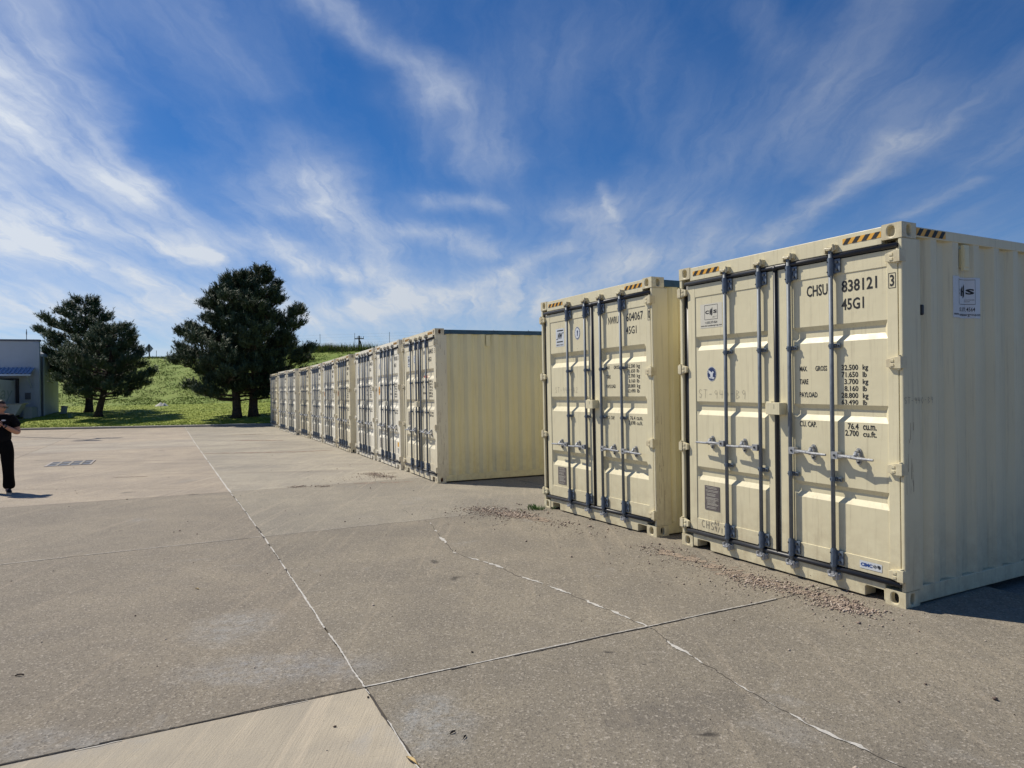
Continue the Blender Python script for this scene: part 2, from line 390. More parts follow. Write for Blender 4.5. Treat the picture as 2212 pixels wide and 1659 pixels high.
# ------------------------------------------------------------------ ground heights
_GY = [-30, 0, 3, 5.2, 7.4, 9.9, 13, 17.8, 20.3, 22.8, 25.3, 27.8, 30.2, 32.6, 36.9, 39.5, 60]
_GZ = [-.06, -.05, -.03, -.008, .025, .025, -.018, -.031, -.045, -.05, -.061, -.067, -.052, -.039, -.016, -.01, 0]
def g(x, y): return float(np.interp(y, _GY, _GZ))
KERB_Y = 39.5
_LY = [39.5, 43, 45, 52, 60, 63, 70, 77, 82, 110, 3000]
_LZ = [.10, .36, .52, .80, 1.10, 1.6, 4.2, 6.15, 6.3, 6.2, 2.0]
def lawn_z(x, y):
    z = float(np.interp(y, _LY, _LZ))
    k = min(max((y - 60) / 10, 0), 1)
    z += k * (.35 * mn.noise(Vector((x * .05, y * .05, 0))) + .07 * mn.noise(Vector((x * .4, y * .4, 3)))) + (.5 * k if x > -38 else 0) * min(max((x + 38) / 20, 0), 1) * .6
    return z + .02 * mn.noise(Vector((x * .8, y * .8, 1)))

# one base sheet to the horizon
def build_ground():
    xs = np.unique(np.concatenate([np.linspace(-3000, -150, 8), np.linspace(-150, 80, 47), np.linspace(80, 3000, 8)]))
    ys = np.unique(np.concatenate([np.linspace(-3000, -40, 6), np.linspace(-40, 39.5, 60)]))
    V = [(x, y, (g(x, y) if abs(y) < 60 else -.06) - .09) for y in ys for x in xs]
    nx = len(xs); F = [(j * nx + i, j * nx + i + 1, (j + 1) * nx + i + 1, (j + 1) * nx + i) for j in range(len(ys) - 1) for i in range(nx - 1)]
    o = link('ground', fast_mesh('ground', V, F, 'joint_dark')); tag(o, 'packed dark base under the concrete yard', kind='structure')
    xs = np.unique(np.concatenate([np.linspace(-3000, -130, 8), np.linspace(-130, 60, 160), np.linspace(60, 3000, 10)]))
    ys = np.unique(np.concatenate([np.linspace(39.66, 90, 90), np.linspace(90, 3000, 8)]))
    V = [(x, y, lawn_z(x, y)) for y in ys for x in xs]; nx = len(xs)
    F = []; mi = []
    for j in range(len(ys) - 1):
        for i in range(nx - 1): F.append((j * nx + i, j * nx + i + 1, (j + 1) * nx + i + 1, (j + 1) * nx + i)); mi.append(1 if ys[j] > 60 else 0)
    o = link('lawn_and_bank', fast_mesh('lawn', V, F, ['lawn', 'bank_grass'], mi, True)); tag(o, 'mown lawn rising to a long green grassy bank', kind='structure')
build_ground()

# ------------------------------------------------------------------ concrete yard: slabs
O0 = Vector((-.88, 4.03)); SD = Vector((-.4472, .8944)); TD = Vector((.8944, .4472))      # J1, along, across
def st(s, t): return O0 + SD * float(s) + TD * float(t)
yard = empty('concrete_yard'); tag(yard, 'wide pale concrete yard of large square slabs with sealed joints', kind='structure')
GAP = .006
sedges = [-9.26 + 4.63 * i for i in range(13)]
tedges = [-45 + 5.0 * i for i in range(10)] + [5.0, 10, 15, 20, 25]
tones = {'grey': (.268, .238, .192, 1), 'pink': (.415, .36, .29, 1), 'pale': (.43, .385, .305, 1)}
def slab(s0, s1, t0, t1, tone, mat):
    n = 6; V = []; F = []
    vs = np.linspace(s0 + GAP, s1 - GAP, n + 1); vt = np.linspace(t0 + GAP, t1 - GAP, n + 1)
    for a in vs:
        for b in vt:
            p = st(a, b); y = p.y
            V.append([p.x, y, g(p.x, y)])
    V = np.array(V)
    over = V[:, 1] > KERB_Y
    if over.all(): return
    V[over, 1] = KERB_Y
    top = [(i * (n + 1) + j, i * (n + 1) + j + 1, (i + 1) * (n + 1) + j + 1, (i + 1) * (n + 1) + j) for i in range(n) for j in range(n)]
    ring = [j for j in range(n + 1)] + [(i) * (n + 1) + n for i in range(1, n + 1)] + [n * (n + 1) + j for j in range(n - 1, -1, -1)] + [i * (n + 1) for i in range(n - 1, 0, -1)]
    m0 = len(V); V = np.vstack([V, V[ring] - [0, 0, .075]])
    sk = [(ring[k], m0 + k, m0 + (k + 1) % len(ring), ring[(k + 1) % len(ring)]) for k in range(len(ring))]
    F = [f[::-1] for f in top] + sk
    me = bpy.data.meshes.new('slab'); me.from_pydata(V.tolist(), [], F); me.materials.append(MATS[mat]); me.update()
    o = link('slab', me, yard); o.color = tone
for i in range(len(sedges) - 1):
    for j in range(len(tedges) - 1):
        s0, s1, t0, t1 = sedges[i], sedges[i + 1], tedges[j], tedges[j + 1]
        c = st((s0 + s1) / 2, (t0 + t1) / 2)
        if c.y > 44 or c.x < -50: continue
        if t0 >= 4.9 and s1 <= 0.01: continue
        mat = 'concrete_worn'
        if s1 <= 0.01 and t1 <= 0.01: tone = tones['pale']; mat = 'concrete_broom'
        elif t1 <= 0.01 and s0 >= 9.2: tone = tones['pink'] if (i + j) % 5 else (.40, .36, .30, 1)
        elif t0 >= -.01 and s0 >= 4.6: tone = (.30, .275, .225, 1) if s0 < 9 else (.375, .345, .285, 1)
        else: tone = tones['grey'] if t0 < -.01 else (.262, .235, .188, 1)
        k = 1 + random.uniform(-.05, .05); tone = tuple(x * k for x in tone[:3]) + (1,)
        slab(s0, s1, t0, t1, tone, mat)
# far left filler and behind the camera
apron = MB()
def quad_sheet(x0, x1, y0, y1, nx, ny, dz):
    V = [(x, y, g(x, y) + dz) for y in np.linspace(y0, y1, ny + 1) for x in np.linspace(x0, x1, nx + 1)]
    return V, [(j * (nx + 1) + i, j * (nx + 1) + i + 1, (j + 1) * (nx + 1) + i + 1, (j + 1) * (nx + 1) + i) for j in range(ny) for i in range(nx)]
V, F = quad_sheet(-140, 60, -40, 39.49, 4, 60, -.006); apron.add(V, F)
o = link('yard_apron', apron.mesh('yard_apron', 'concrete_worn')); o.color = (.30, .27, .23, 1); tag(o, 'outer concrete of the yard', kind='structure')
# the apron must not close the joints near the camera: sink it there
for v_ in o.data.vertices:
    d = (v_.co.x + 10) ** 2 / 1600 + (v_.co.y - 14) ** 2 / 900
    v_.co.z -= .065
simple('asphalt', (.052, .050, .052), .9, var=.2, sc=8, bump=.5, bsc=90)
V, F = quad_sheet(3.9, 70, -60, 3.4, 6, 20, -.012); ap = MB(); ap.add(V, F); o = link('added_asphalt', ap.mesh('added_asphalt', 'asphalt')); tag(o, 'added dark asphalt out of view, lowering the light bounced off the ground', kind='structure')  # added out of view to cut ground bounce on the nearest container side
# kerb
kb = empty('kerb'); tag(kb, 'low concrete kerb between the yard and the lawn', kind='structure')
x = -110.0
while x < 30:
    L = 3.05; m = MB()
    m.prism([(0, -.08), (.0, .0), (.02, .0), (.16, .0)], 0, 1) if False else None
    prof = [(-.0, -.08), (.0, .085), (.025, .11), (.16, .12), (.16, -.08)]
    n = len(prof); vs = [(x + .008, KERB_Y + a, b + g(0, 39.5)) for a, b in prof] + [(x + L - .008, KERB_Y + a, b + g(0, 39.5)) for a, b in prof]
    m.add(vs, [tuple(range(n)), tuple(range(n, 2 * n))[::-1]] + [(i, n + i, n + (i + 1) % n, (i + 1) % n) for i in range(n)])
    link('kerb_stone', m.mesh('kerb_stone', 'kerb_concrete'), kb); x += L

# joint sealant and cracks
def rib_line(name, p0, p1, wmin, wmax, step=.025, wob=.006, keep=.0, seed=0, off=0.0, z=.003, mat='sealant', label=None):
    m = MB(); a = Vector(p0); b = Vector(p1); L = (b - a).length; d = (b - a).normalized(); nn = Vector((-d.y, d.x))
    run = []; 
    k = int(L / step)
    def flush():
        if len(run) > 2: m.ribbon([r[0] for r in run], [r[1] for r in run], z, g)
        run.clear()
    for i in range(k + 1):
        s = i * step; p = a + d * s + nn * (off + wob * (mn.noise(Vector((s * 2.1, seed, 0))) * 1.6 + mn.noise(Vector((s * 17, seed, 4))) * .8))
        f = .5 + .7 * mn.noise(Vector((s * 1.3, seed + 5, 0))) + .5 * mn.noise(Vector((s * 7, seed + 9, 0))) + .8 * mn.noise(Vector((s * 31, seed + 3, 0)))
        ww = wmin + (wmax - wmin) * min(max(f, 0), 1)
        on = mn.noise(Vector((s * .9, seed + 20, 0))) * .6 + mn.noise(Vector((s * 4.3, seed + 30, 0))) * .5 + .5
        if on > keep: run.append((p, ww))
        else: flush()
    flush()
    if m.v:
        o = link(name, m.mesh(name, mat), yard)
        if label: o['label'] = label
J = lambda s, t: st(s, t)
rib_line('joint_sealant', J(0, 0), J(9.2, 0), .004, .019, keep=.27, seed=1)
rib_line('joint_sealant', J(9.2, 0), J(39.6, 0), .010, .034, keep=.24, seed=2, step=.15)
rib_line('joint_sealant', J(-3, -.004), J(0, -.004), .004, .010, keep=.35, seed=3)
rib_line('joint_sealant', J(0, 0), J(0, 3.3), .006, .016, keep=.15, seed=4, off=.007)
rib_line('joint_sealant', J(4.63, -5), J(4.63, 0), .006, .014, keep=.30, seed=5, off=.004)
rib_line('joint_sealant', J(4.63, 0), J(4.63, 4), .004, .008, keep=.45, seed=6, off=.004)
rib_line('joint_sealant', J(0, -4), J(0, 0), .003, .007, keep=.55, seed=7, off=-.012)
rib_line('spalled_edge', J(0, -4.5), J(0, 0), .003, .014, keep=.36, seed=8, off=.012, mat='joint_dark', z=.002)
rib_line('spalled_edge', J(-3, 0), J(0, 0), .003, .014, keep=.5, seed=9, mat='joint_dark', z=.002)
rib_line('spalled_edge', J(0, 0), J(9, 0), .002, .030, keep=.66, seed=10, mat='joint_dark', z=.0045)
rib_line('spalled_edge', J(0, 0), J(0, 3.3), .004, .022, keep=.40, seed=11, off=-.006, mat='joint_dark', z=.0045)
rib_line('spalled_edge', J(4.63, -5), J(4.63, 0), .003, .014, keep=.40, seed=12, off=-.008, mat='joint_dark', z=.002)
# the wandering crack right of the joint
CR = [(-1.60, 9.9), (-1.30, 9.3), (-1.062, 8.788), (-.86, 8.0), (-.70, 7.45), (-.638, 7.192), (-.50, 7.0), (-.355, 6.844), (-.16, 6.62), (-.018, 6.334), (.30, 5.93), (.553, 5.543), (.80, 5.15), (.965, 4.871), (1.006, 4.622), (1.168, 4.221),
      (1.269, 3.934), (1.406, 3.592), (1.577, 3.288), (1.739, 3.061), (1.95, 2.7)]
BL = [(-1.08, 8.75, .10, .02), (-.93, 8.25, .12, .03), (-.80, 7.80, .35, .075), (-.62, 7.15, .10, .03), (-.40, 6.90, .20, .035), (-.20, 6.66, .34, .05), (.12, 6.14, .30, .035), (.36, 5.86, .30, .04), (.62, 5.45, .26, .045), (.78, 5.2, .24, .04),
      (.93, 4.98, .16, .03), (1.04, 4.52, .28, .045), (1.14, 4.30, .10, .02), (1.27, 3.95, .15, .02), (1.36, 3.72, .05, .01), (1.41, 3.55, .14, .02), (1.51, 3.38, .22, .04), (1.575, 3.28, .14, .03), (1.68, 3.14, .05, .01), (1.76, 3.02, .12, .035), (1.90, 2.80, .12, .03)]
def crpt(i, f):
    return Vector(CR[i]).lerp(Vector(CR[i + 1]), f)
cp = []
for i in range(len(CR) - 1):
    for k in range(8):
        p = crpt(i, k / 8); j = .018 * mn.noise(Vector((p.x * 9, p.y * 9, 0))) + .012 * mn.noise(Vector((p.x * 30, p.y * 30, 4)))
        cp.append(p + Vector((1, .5)) * j)
m = MB(); run = []
for p in cp:
    k_ = mn.noise(Vector((p.x * 2, p.y * 2, 8)))
    if k_ > -.28: run.append(p)
    else:
        if len(run) > 2: m.ribbon(run, [.004 + .003 * random.random() for _ in run], .002, g)
        run = []
if len(run) > 2: m.ribbon(run, [.005 for _ in run], .002, g)
link('crack', m.mesh('crack', 'joint_dark'), yard)
m = MB()
cpl = [0]
for a, b in zip(cp[:-1], cp[1:]): cpl.append(cpl[-1] + (b - a).length)
for bx, by, ln, wd in BL:
    i0 = min(range(len(cp)), key=lambda i: (cp[i] - Vector((bx, by))).length)
    c0 = cpl[i0]; idx = [i for i in range(len(cp)) if abs(cpl[i] - c0) < ln / 2 + .03]
    if len(idx) < 3: idx = list(range(max(0, i0 - 1), min(len(cp), i0 + 2)))
    P = []; Wd = []; 
    a = cp[idx[0]]; b = cp[idx[-1]]; N = max(6, int(ln / .02))
    for k in range(N + 1):
        s = c0 - ln / 2 + ln * k / N; s = min(max(s, 0), cpl[-1] - 1e-4); ii = int(np.searchsorted(cpl, s, side='right') - 1); ii = min(ii, len(cp) - 2)
        p = cp[ii].lerp(cp[ii + 1], (s - cpl[ii]) / max(cpl[ii + 1] - cpl[ii], 1e-6))
        e = math.sin(math.pi * min(max(k / N, .02), .98)) ** .6
        P.append(p + Vector((.012, .006)) * mn.noise(Vector((s * 25, bx, 0)))); Wd.append(max(.003, wd * e * (.65 + .8 * mn.noise(Vector((s * 22, bx * 3, 2))))))
    m.ribbon(P, Wd, .0042, g)
link('crack_sealant', m.mesh('crack_sealant', 'sealant'), yard)

# ------------------------------------------------------------------ stroke lettering (hand writing) and font lettering
GL = {'S': [[(.9, .85), (.5, 1), (.1, .8), (.3, .55), (.8, .4), (.7, .05), (.1, .1)]], 'T': [[(0, 1), (1, .95)], [(.5, 1), (.45, 0)]], '-': [[(.1, .5), (.8, .52)]],
      '9': [[(.85, .8), (.5, 1), (.15, .75), (.5, .5), (.85, .75), (.75, 0)]], '4': [[(.2, 1), (.1, .5), (.9, .5)], [(.75, .95), (.7, 0)]], '0': [[(.5, 1), (.1, .6), (.4, .02), (.9, .5), (.5, 1)]],
      'B': [[(.15, 1), (.15, 0)], [(.15, 1), (.8, .8), (.15, .55), (.9, .25), (.15, 0)]], 'C': [[(.95, .9), (.4, .95), (.05, .5), (.4, .05), (.95, .15)]], 'H': [[(.1, 1), (.1, 0)], [(.9, 1), (.85, 0)], [(.1, .5), (.9, .5)]],
      'A': [[(0, 0), (.5, 1), (.95, 0)], [(.2, .4), (.8, .4)]], '2': [[(.1, .8), (.5, 1), (.85, .75), (.1, .05), (.95, .05)]], '1': [[(.5, 1), (.45, 0)]], '/': [[(.8, 1), (.1, -.1)]], 'v': [[(0, 1), (.4, 0), (.9, 1)]], ' ': []}
def scribble(txt, x, z, h, wd, y=-.0015, adv=.85, seed=0):
    m = MB(); rr = random.Random(seed)
    for ch in txt:
        dz = rr.uniform(-.08, .08) * h
        for s_ in GL[ch]:
            pts = [(x + a * h * .6, z + b * h + dz) for a, b in s_]
            for a, b in zip(pts[:-1], pts[1:]):
                d = Vector((b[0] - a[0], b[1] - a[1])); n_ = Vector((-d.y, d.x)).normalized() * wd / 2
                m.add([(a[0] - n_.x, y, a[1] - n_.y), (b[0] - n_.x, y, b[1] - n_.y), (b[0] + n_.x, y, b[1] + n_.y), (a[0] + n_.x, y, a[1] + n_.y)], [(0, 1, 2, 3)])
        x += h * adv
    return m
DG = None
def text_geo(txt, x0, x1, z0, z1, y, bold=.0, shear=0):
    """letters fitted into the box x0..x1, z0..z1 at depth y -> verts, faces"""
    cu = bpy.data.curves.new('t', 'FONT'); cu.body = txt; cu.size = 1; cu.offset = bold; cu.resolution_u = 2; cu.shear = shear
    ob = bpy.data.objects.new('t', cu); COL.objects.link(ob)
    dg = bpy.context.evaluated_depsgraph_get(); dg.update(); ev = ob.evaluated_get(dg); me = ev.to_mesh()
    V = np.array([v.co[:] for v in me.vertices]) if len(me.vertices) else np.zeros((0, 3)); F = [tuple(p.vertices) for p in me.polygons]
    ev.to_mesh_clear(); bpy.data.objects.remove(ob); bpy.data.curves.remove(cu)
    if not len(V): return [], []
    mn_, mx = V.min(0), V.max(0)
    sx = (x1 - x0) / (mx[0] - mn_[0]); sz = (z1 - z0) / (mx[1] - mn_[1])
    return [(x0 + (a[0] - mn_[0]) * sx, y, z0 + (a[1] - mn_[1]) * sz) for a in V], F
def T(m, txt, x0, x1, z0, z1, y, bold=.03, shear=0):
    v_, f = text_geo(txt, x0, x1, z0, z1, y, bold, shear); m.add(v_, f); return m

# ------------------------------------------------------------------ shipping containers
CW, CH, CL = 2.438, 2.896, 12.192
CACHE = {}
def cached(key, fn):
    if key not in CACHE: CACHE[key] = fn()
    return CACHE[key]
def oval(cx, cz, w_, h_, n=16):
    out = []
    for i in range(n):
        t = 2 * math.pi * (i + .5) / n; c_, s_ = math.cos(t), math.sin(t)
        out.append((cx + w_ / 2 * math.copysign(abs(c_) ** .75, c_), cz + h_ / 2 * math.copysign(abs(s_) ** .75, s_)))
    return out
def casting_mesh(mat, dark):
    """corner casting for the right front corner: x 0..-.162 from the outer face, y 0..178, z 0..118; holes front and side"""
    m = MB(); wx, wy, hz_ = .162, .178, .118
    def plate(P, hw, hh, cx, cz, w_, h_, depth):     # P maps (a,b,d) -> xyz ; a across, b up, d inwards
        n = 16; O = oval(cx, cz, w_, h_, n); E = []
        for i in range(n):                            # project each oval direction to the rectangle rim
            t = 2 * math.pi * (i + .5) / n; c_, s_ = math.cos(t), math.sin(t)
            k = min((hw / 2) / abs(c_) if abs(c_) > 1e-6 else 9, (hh / 2) / abs(s_) if abs(s_) > 1e-6 else 9)
            E.append((hw / 2 + c_ * k, hh / 2 + s_ * k))
        crn = [(hw, hh), (0, hh), (0, 0), (hw, 0)]
        vs = [P(a, b, 0) for a, b in O] + [P(a, b, 0) for a, b in E] + [P(a, b, 0) for a, b in crn] + [P(a, b, depth) for a, b in O]
        fs = []
        for i in range(n):
            j = (i + 1) % n
            e0, e1 = E[i], E[j]
            on = lambda e: ('x' + str(round(e[0], 3))) if abs(e[0]) < 1e-6 or abs(e[0] - hw) < 1e-6 else ('z' + str(round(e[1], 3)))
            if on(e0) != on(e1):
                qd = 2 * n + [k for k, c in enumerate(crn) if (abs(c[0] - e0[0]) < 1e-6 or abs(c[1] - e0[1]) < 1e-6) and (abs(c[0] - e1[0]) < 1e-6 or abs(c[1] - e1[1]) < 1e-6)][0]
                fs.append((i, n + i, qd, n + j, j))
            else: fs.append((i, n + i, n + j, j))
            fs.append((j, 2 * n + 4 + j, 2 * n + 4 + i, i))
        m.cur = 0; m.add(vs, fs)
        m.cur = 1; O2 = oval(cx, cz, w_ * 1.0, h_ * 1.0, n)
        m.add([P(a, b, depth) for a, b in O2], [tuple(range(n))]); m.cur = 0
    plate(lambda a, b, d: (-wx + a, d, b), wx, hz_, .075, .059, .060, .080, .045)
    plate(lambda a, b, d: (-d, a, b), wy, hz_, .090, .059, .052, .082, .045)
    m.add([(-wx, 0, 0), (0, 0, 0), (0, wy, 0), (-wx, wy, 0), (-wx, 0, hz_), (0, 0, hz_), (0, wy, hz_), (-wx, wy, hz_)],
          [(0, 3, 2, 1), (4, 5, 6, 7), (2, 3, 7, 6), (3, 0, 4, 7)])
    me = m.mesh('corner_casting', [mat, dark])
    bm = bmesh.new(); bm.from_mesh(me); bmesh.ops.remove_doubles(bm, verts=bm.verts, dist=1e-5)
    bmesh.ops.recalc_face_normals(bm, faces=bm.faces); bm.to_mesh(me); bm.free(); return me
PITCH_C = .278
def corr_profile(y0, y1, phase, depth=.036, pitch=PITCH_C):
    pts = []; k = 0
    y = phase - 40 * pitch
    seq = [(0, 0.0), (.26, 0.0), (.50, 1.0), (.76, 1.0)]
    while y < y1 + pitch:
        for a, d in seq:
            yy = y + a * pitch
            if y0 < yy < y1: pts.append((yy, d * depth))
        y += pitch
    def at(yy):
        f = ((yy - phase) / pitch) % 1.0
        return depth * float(np.interp(f, [0, .26, .50, .76, 1.0], [0, 0, 1, 1, 0]))
    return [(y0, at(y0))] + pts + [(y1, at(y1))], at
def side_wall_mesh(x, sgn, mat, phase, pitch, t=.004):
    pr, _ = corr_profile(.222, CL - .17, phase, .038, pitch)
    m = MB(); n = len(pr); zs = [.13, 2.81]
    vs = [(x - sgn * (.008 + d), y, z) for z in zs for y, d in pr]
    fs = [(i, i + 1, n + i + 1, n + i) if sgn > 0 else (i + 1, i, n + i, n + i + 1) for i in range(n - 1)]
    return m.add(vs, fs).mesh('side_wall', mat)
def leaf_mesh(x0, x1, px0, px1, bands, ptop, pbot, mat, slope, dep_=.042):
    """one door leaf: outer frame and a panel with three horizontal pressed bands"""
    m = MB(); yf, yp, end = .006, .013, .034; dep = dep_; zt, zb = 2.70, .195
    m.box(x0, px0, yf, .055, zb, zt); m.box(px1, x1, yf, .055, zb, zt)
    m.box(px0, px1, yf + .001, .055, ptop + .006, zt); m.box(px0, px1, yf + .001, .055, zb, pbot - .006)
    rows = [(pbot - .006, 0)]
    for a, b in sorted(bands, key=lambda q_: q_[1]):
        hi, lo = max(a, b), min(a, b); rows += [(lo, 0), (lo + slope, 1), (hi - slope * .8, 1), (hi, 0)]
    rows.append((ptop + .006, 0))
    xs = [(px0, 0), (px0 + end, 1), (px1 - end, 1), (px1, 0)]
    vs = [(x_, yp + dep * min(dx, dz), z_) for z_, dz in rows for x_, dx in xs]; nx = 4
    fs = [(j * nx + i, j * nx + i + 1, (j + 1) * nx + i + 1, (j + 1) * nx + i) for j in range(len(rows) - 1) for i in range(3)]
    m.add(vs, fs)
    return m.mesh('door_leaf', mat)
def hinge_mesh(mat, left):
    m = MB(); sg = -1 if left else 1
    P = lambda x_: sg * x_
    poly = [(P(-.085), .014), (P(-.085), .070), (P(-.012), .088), (P(-.012), .0)]
    if left: poly = poly[::-1]
    m.prism(poly, -.022, .008)
    m.box(min(P(-.012), P(.036)), max(P(-.012), P(.036)), -.030, .050, .0, .088)
    m.tube((P(.014), -.012, -.012), (P(.014), -.012, .100), .014, 10)
    m.box(min(P(-.050), P(-.022)), max(P(-.050), P(-.022)), -.027, -.018, .016, .036); m.box(min(P(-.050), P(-.022)), max(P(-.050), P(-.022)), -.027, -.018, .050, .070)
    return m.mesh('hinge', mat)
def bracket_mesh(flip):
    m = MB(); m.cur = 0
    m.tube((0, 0, -.064), (0, 0, .064), .026, 12); m.box(-.0255, .0255, .0, .030, -.060, .060)
    m.tube((0, 0, .064), (0, 0, .074), .023, 12); m.tube((0, 0, -.074), (0, 0, -.064), .023, 12)
    m.box(.018, .078, .010, .022, -.052, .060)
    m.cur = 1
    for z in (-.030, .036): m.tube((.052, .011, z), (.052, -.002, z), .011, 8)
    m.tube((.036, .0095, -.01), (.036, .0085, .02), .004, 6)
    for z in (-.042, .042): m.tube((-.012, -.022, z), (-.014, -.028, z), .006, 8)
    return m.mesh('rod_bracket', ['galv_bracket', 'bolt_dark'], False)
def guide_mesh():
    m = MB(); m.tube((0, 0, -.018), (0, 0, .018), .022, 12); m.box(.012, .072, .008, .020, -.017, .017); m.box(-.020, .020, .0, .028, -.016, .016)
    m.cur = 1
    for x_ in (.036, .058): m.tube((x_, .009, 0), (x_, -.004, 0), .0085, 8)
    m.tube((-.010, -.019, 0), (-.011, -.024, 0), .005, 8)
    return m.mesh('rod_guide', ['galv_bracket', 'bolt_dark'])
def cam_mesh(mats, up):
    m = MB(); s_ = 1 if up else -1
    def bx(x0, x1, y0, y1, a, b): m.box(x0, x1, y0, y1, min(s_ * a, s_ * b), max(s_ * a, s_ * b))
    m.cur = 1; m.tube((0, 0, 0), (0, 0, s_ * .03), .019, 10)
    m.cur = 0; bx(-.016, .018, -.034, .006, .018, .042); bx(-.040, -.010, -.022, .006, .022, .048)
    bx(.022, .052, -.012, .026, .018, .060); bx(-.050, -.036, -.020, .026, .0, .030); bx(-.052, .056, .012, .030, .010, .052)
    m.tube((-.030, -.026, s_ * .034), (.030, -.026, s_ * .030), .010, 8); m.tube((.034, -.016, s_ * .006), (.034, -.016, s_ * .064), .009, 8)
    return m.mesh('cam_keeper', mats)
def handle_mesh(sg, bend=0):
    m = MB(); dz = bend
    m.box(min(sg * -.006, sg * .052), max(sg * -.006, sg * .052), -.036, .018, -.032, .026)
    P = [(sg * .045, -.020, -.004), (sg * .12, -.030, -.004 + dz * .3), (sg * .19, -.046, -.006 + dz * .6), (sg * .235, -.040, -.010 + dz * .8), (sg * .365, -.034, -.012 + dz)]
    m.path(P, [.013, .011, .013, .012, .010], 8)
    m.box(min(sg * .05, sg * .20), max(sg * .05, sg * .20), -.034, -.024, -.016, .010)
    m.cur = 1; m.tube((sg * .025, -.036, -.002), (sg * .025, -.042, -.002), .010, 8)
    return m.mesh('handle', ['zinc', 'bolt_dark'])
def catch_mesh():
    m = MB(); pl = oval(0, 0, .052, .135, 14)
    m.prism([(a, b) for a, b in pl][::-1], .004, .014)
    m.path([(0, .0, .045), (0, -.030, .035), (.004, -.048, .006), (0, -.040, -.018)], [.012, .013, .015, .011], 8)
    m.box(-.014, .030, -.036, -.020, .006, .030); m.box(-.012, .012, -.014, .006, -.040, -.020)
    m.cur = 1
    for z in (.046, -.046): m.tube((0, .005, z), (0, -.004, z), .010, 8)
    return m.mesh('handle_catch', ['zinc', 'bolt_dark'])

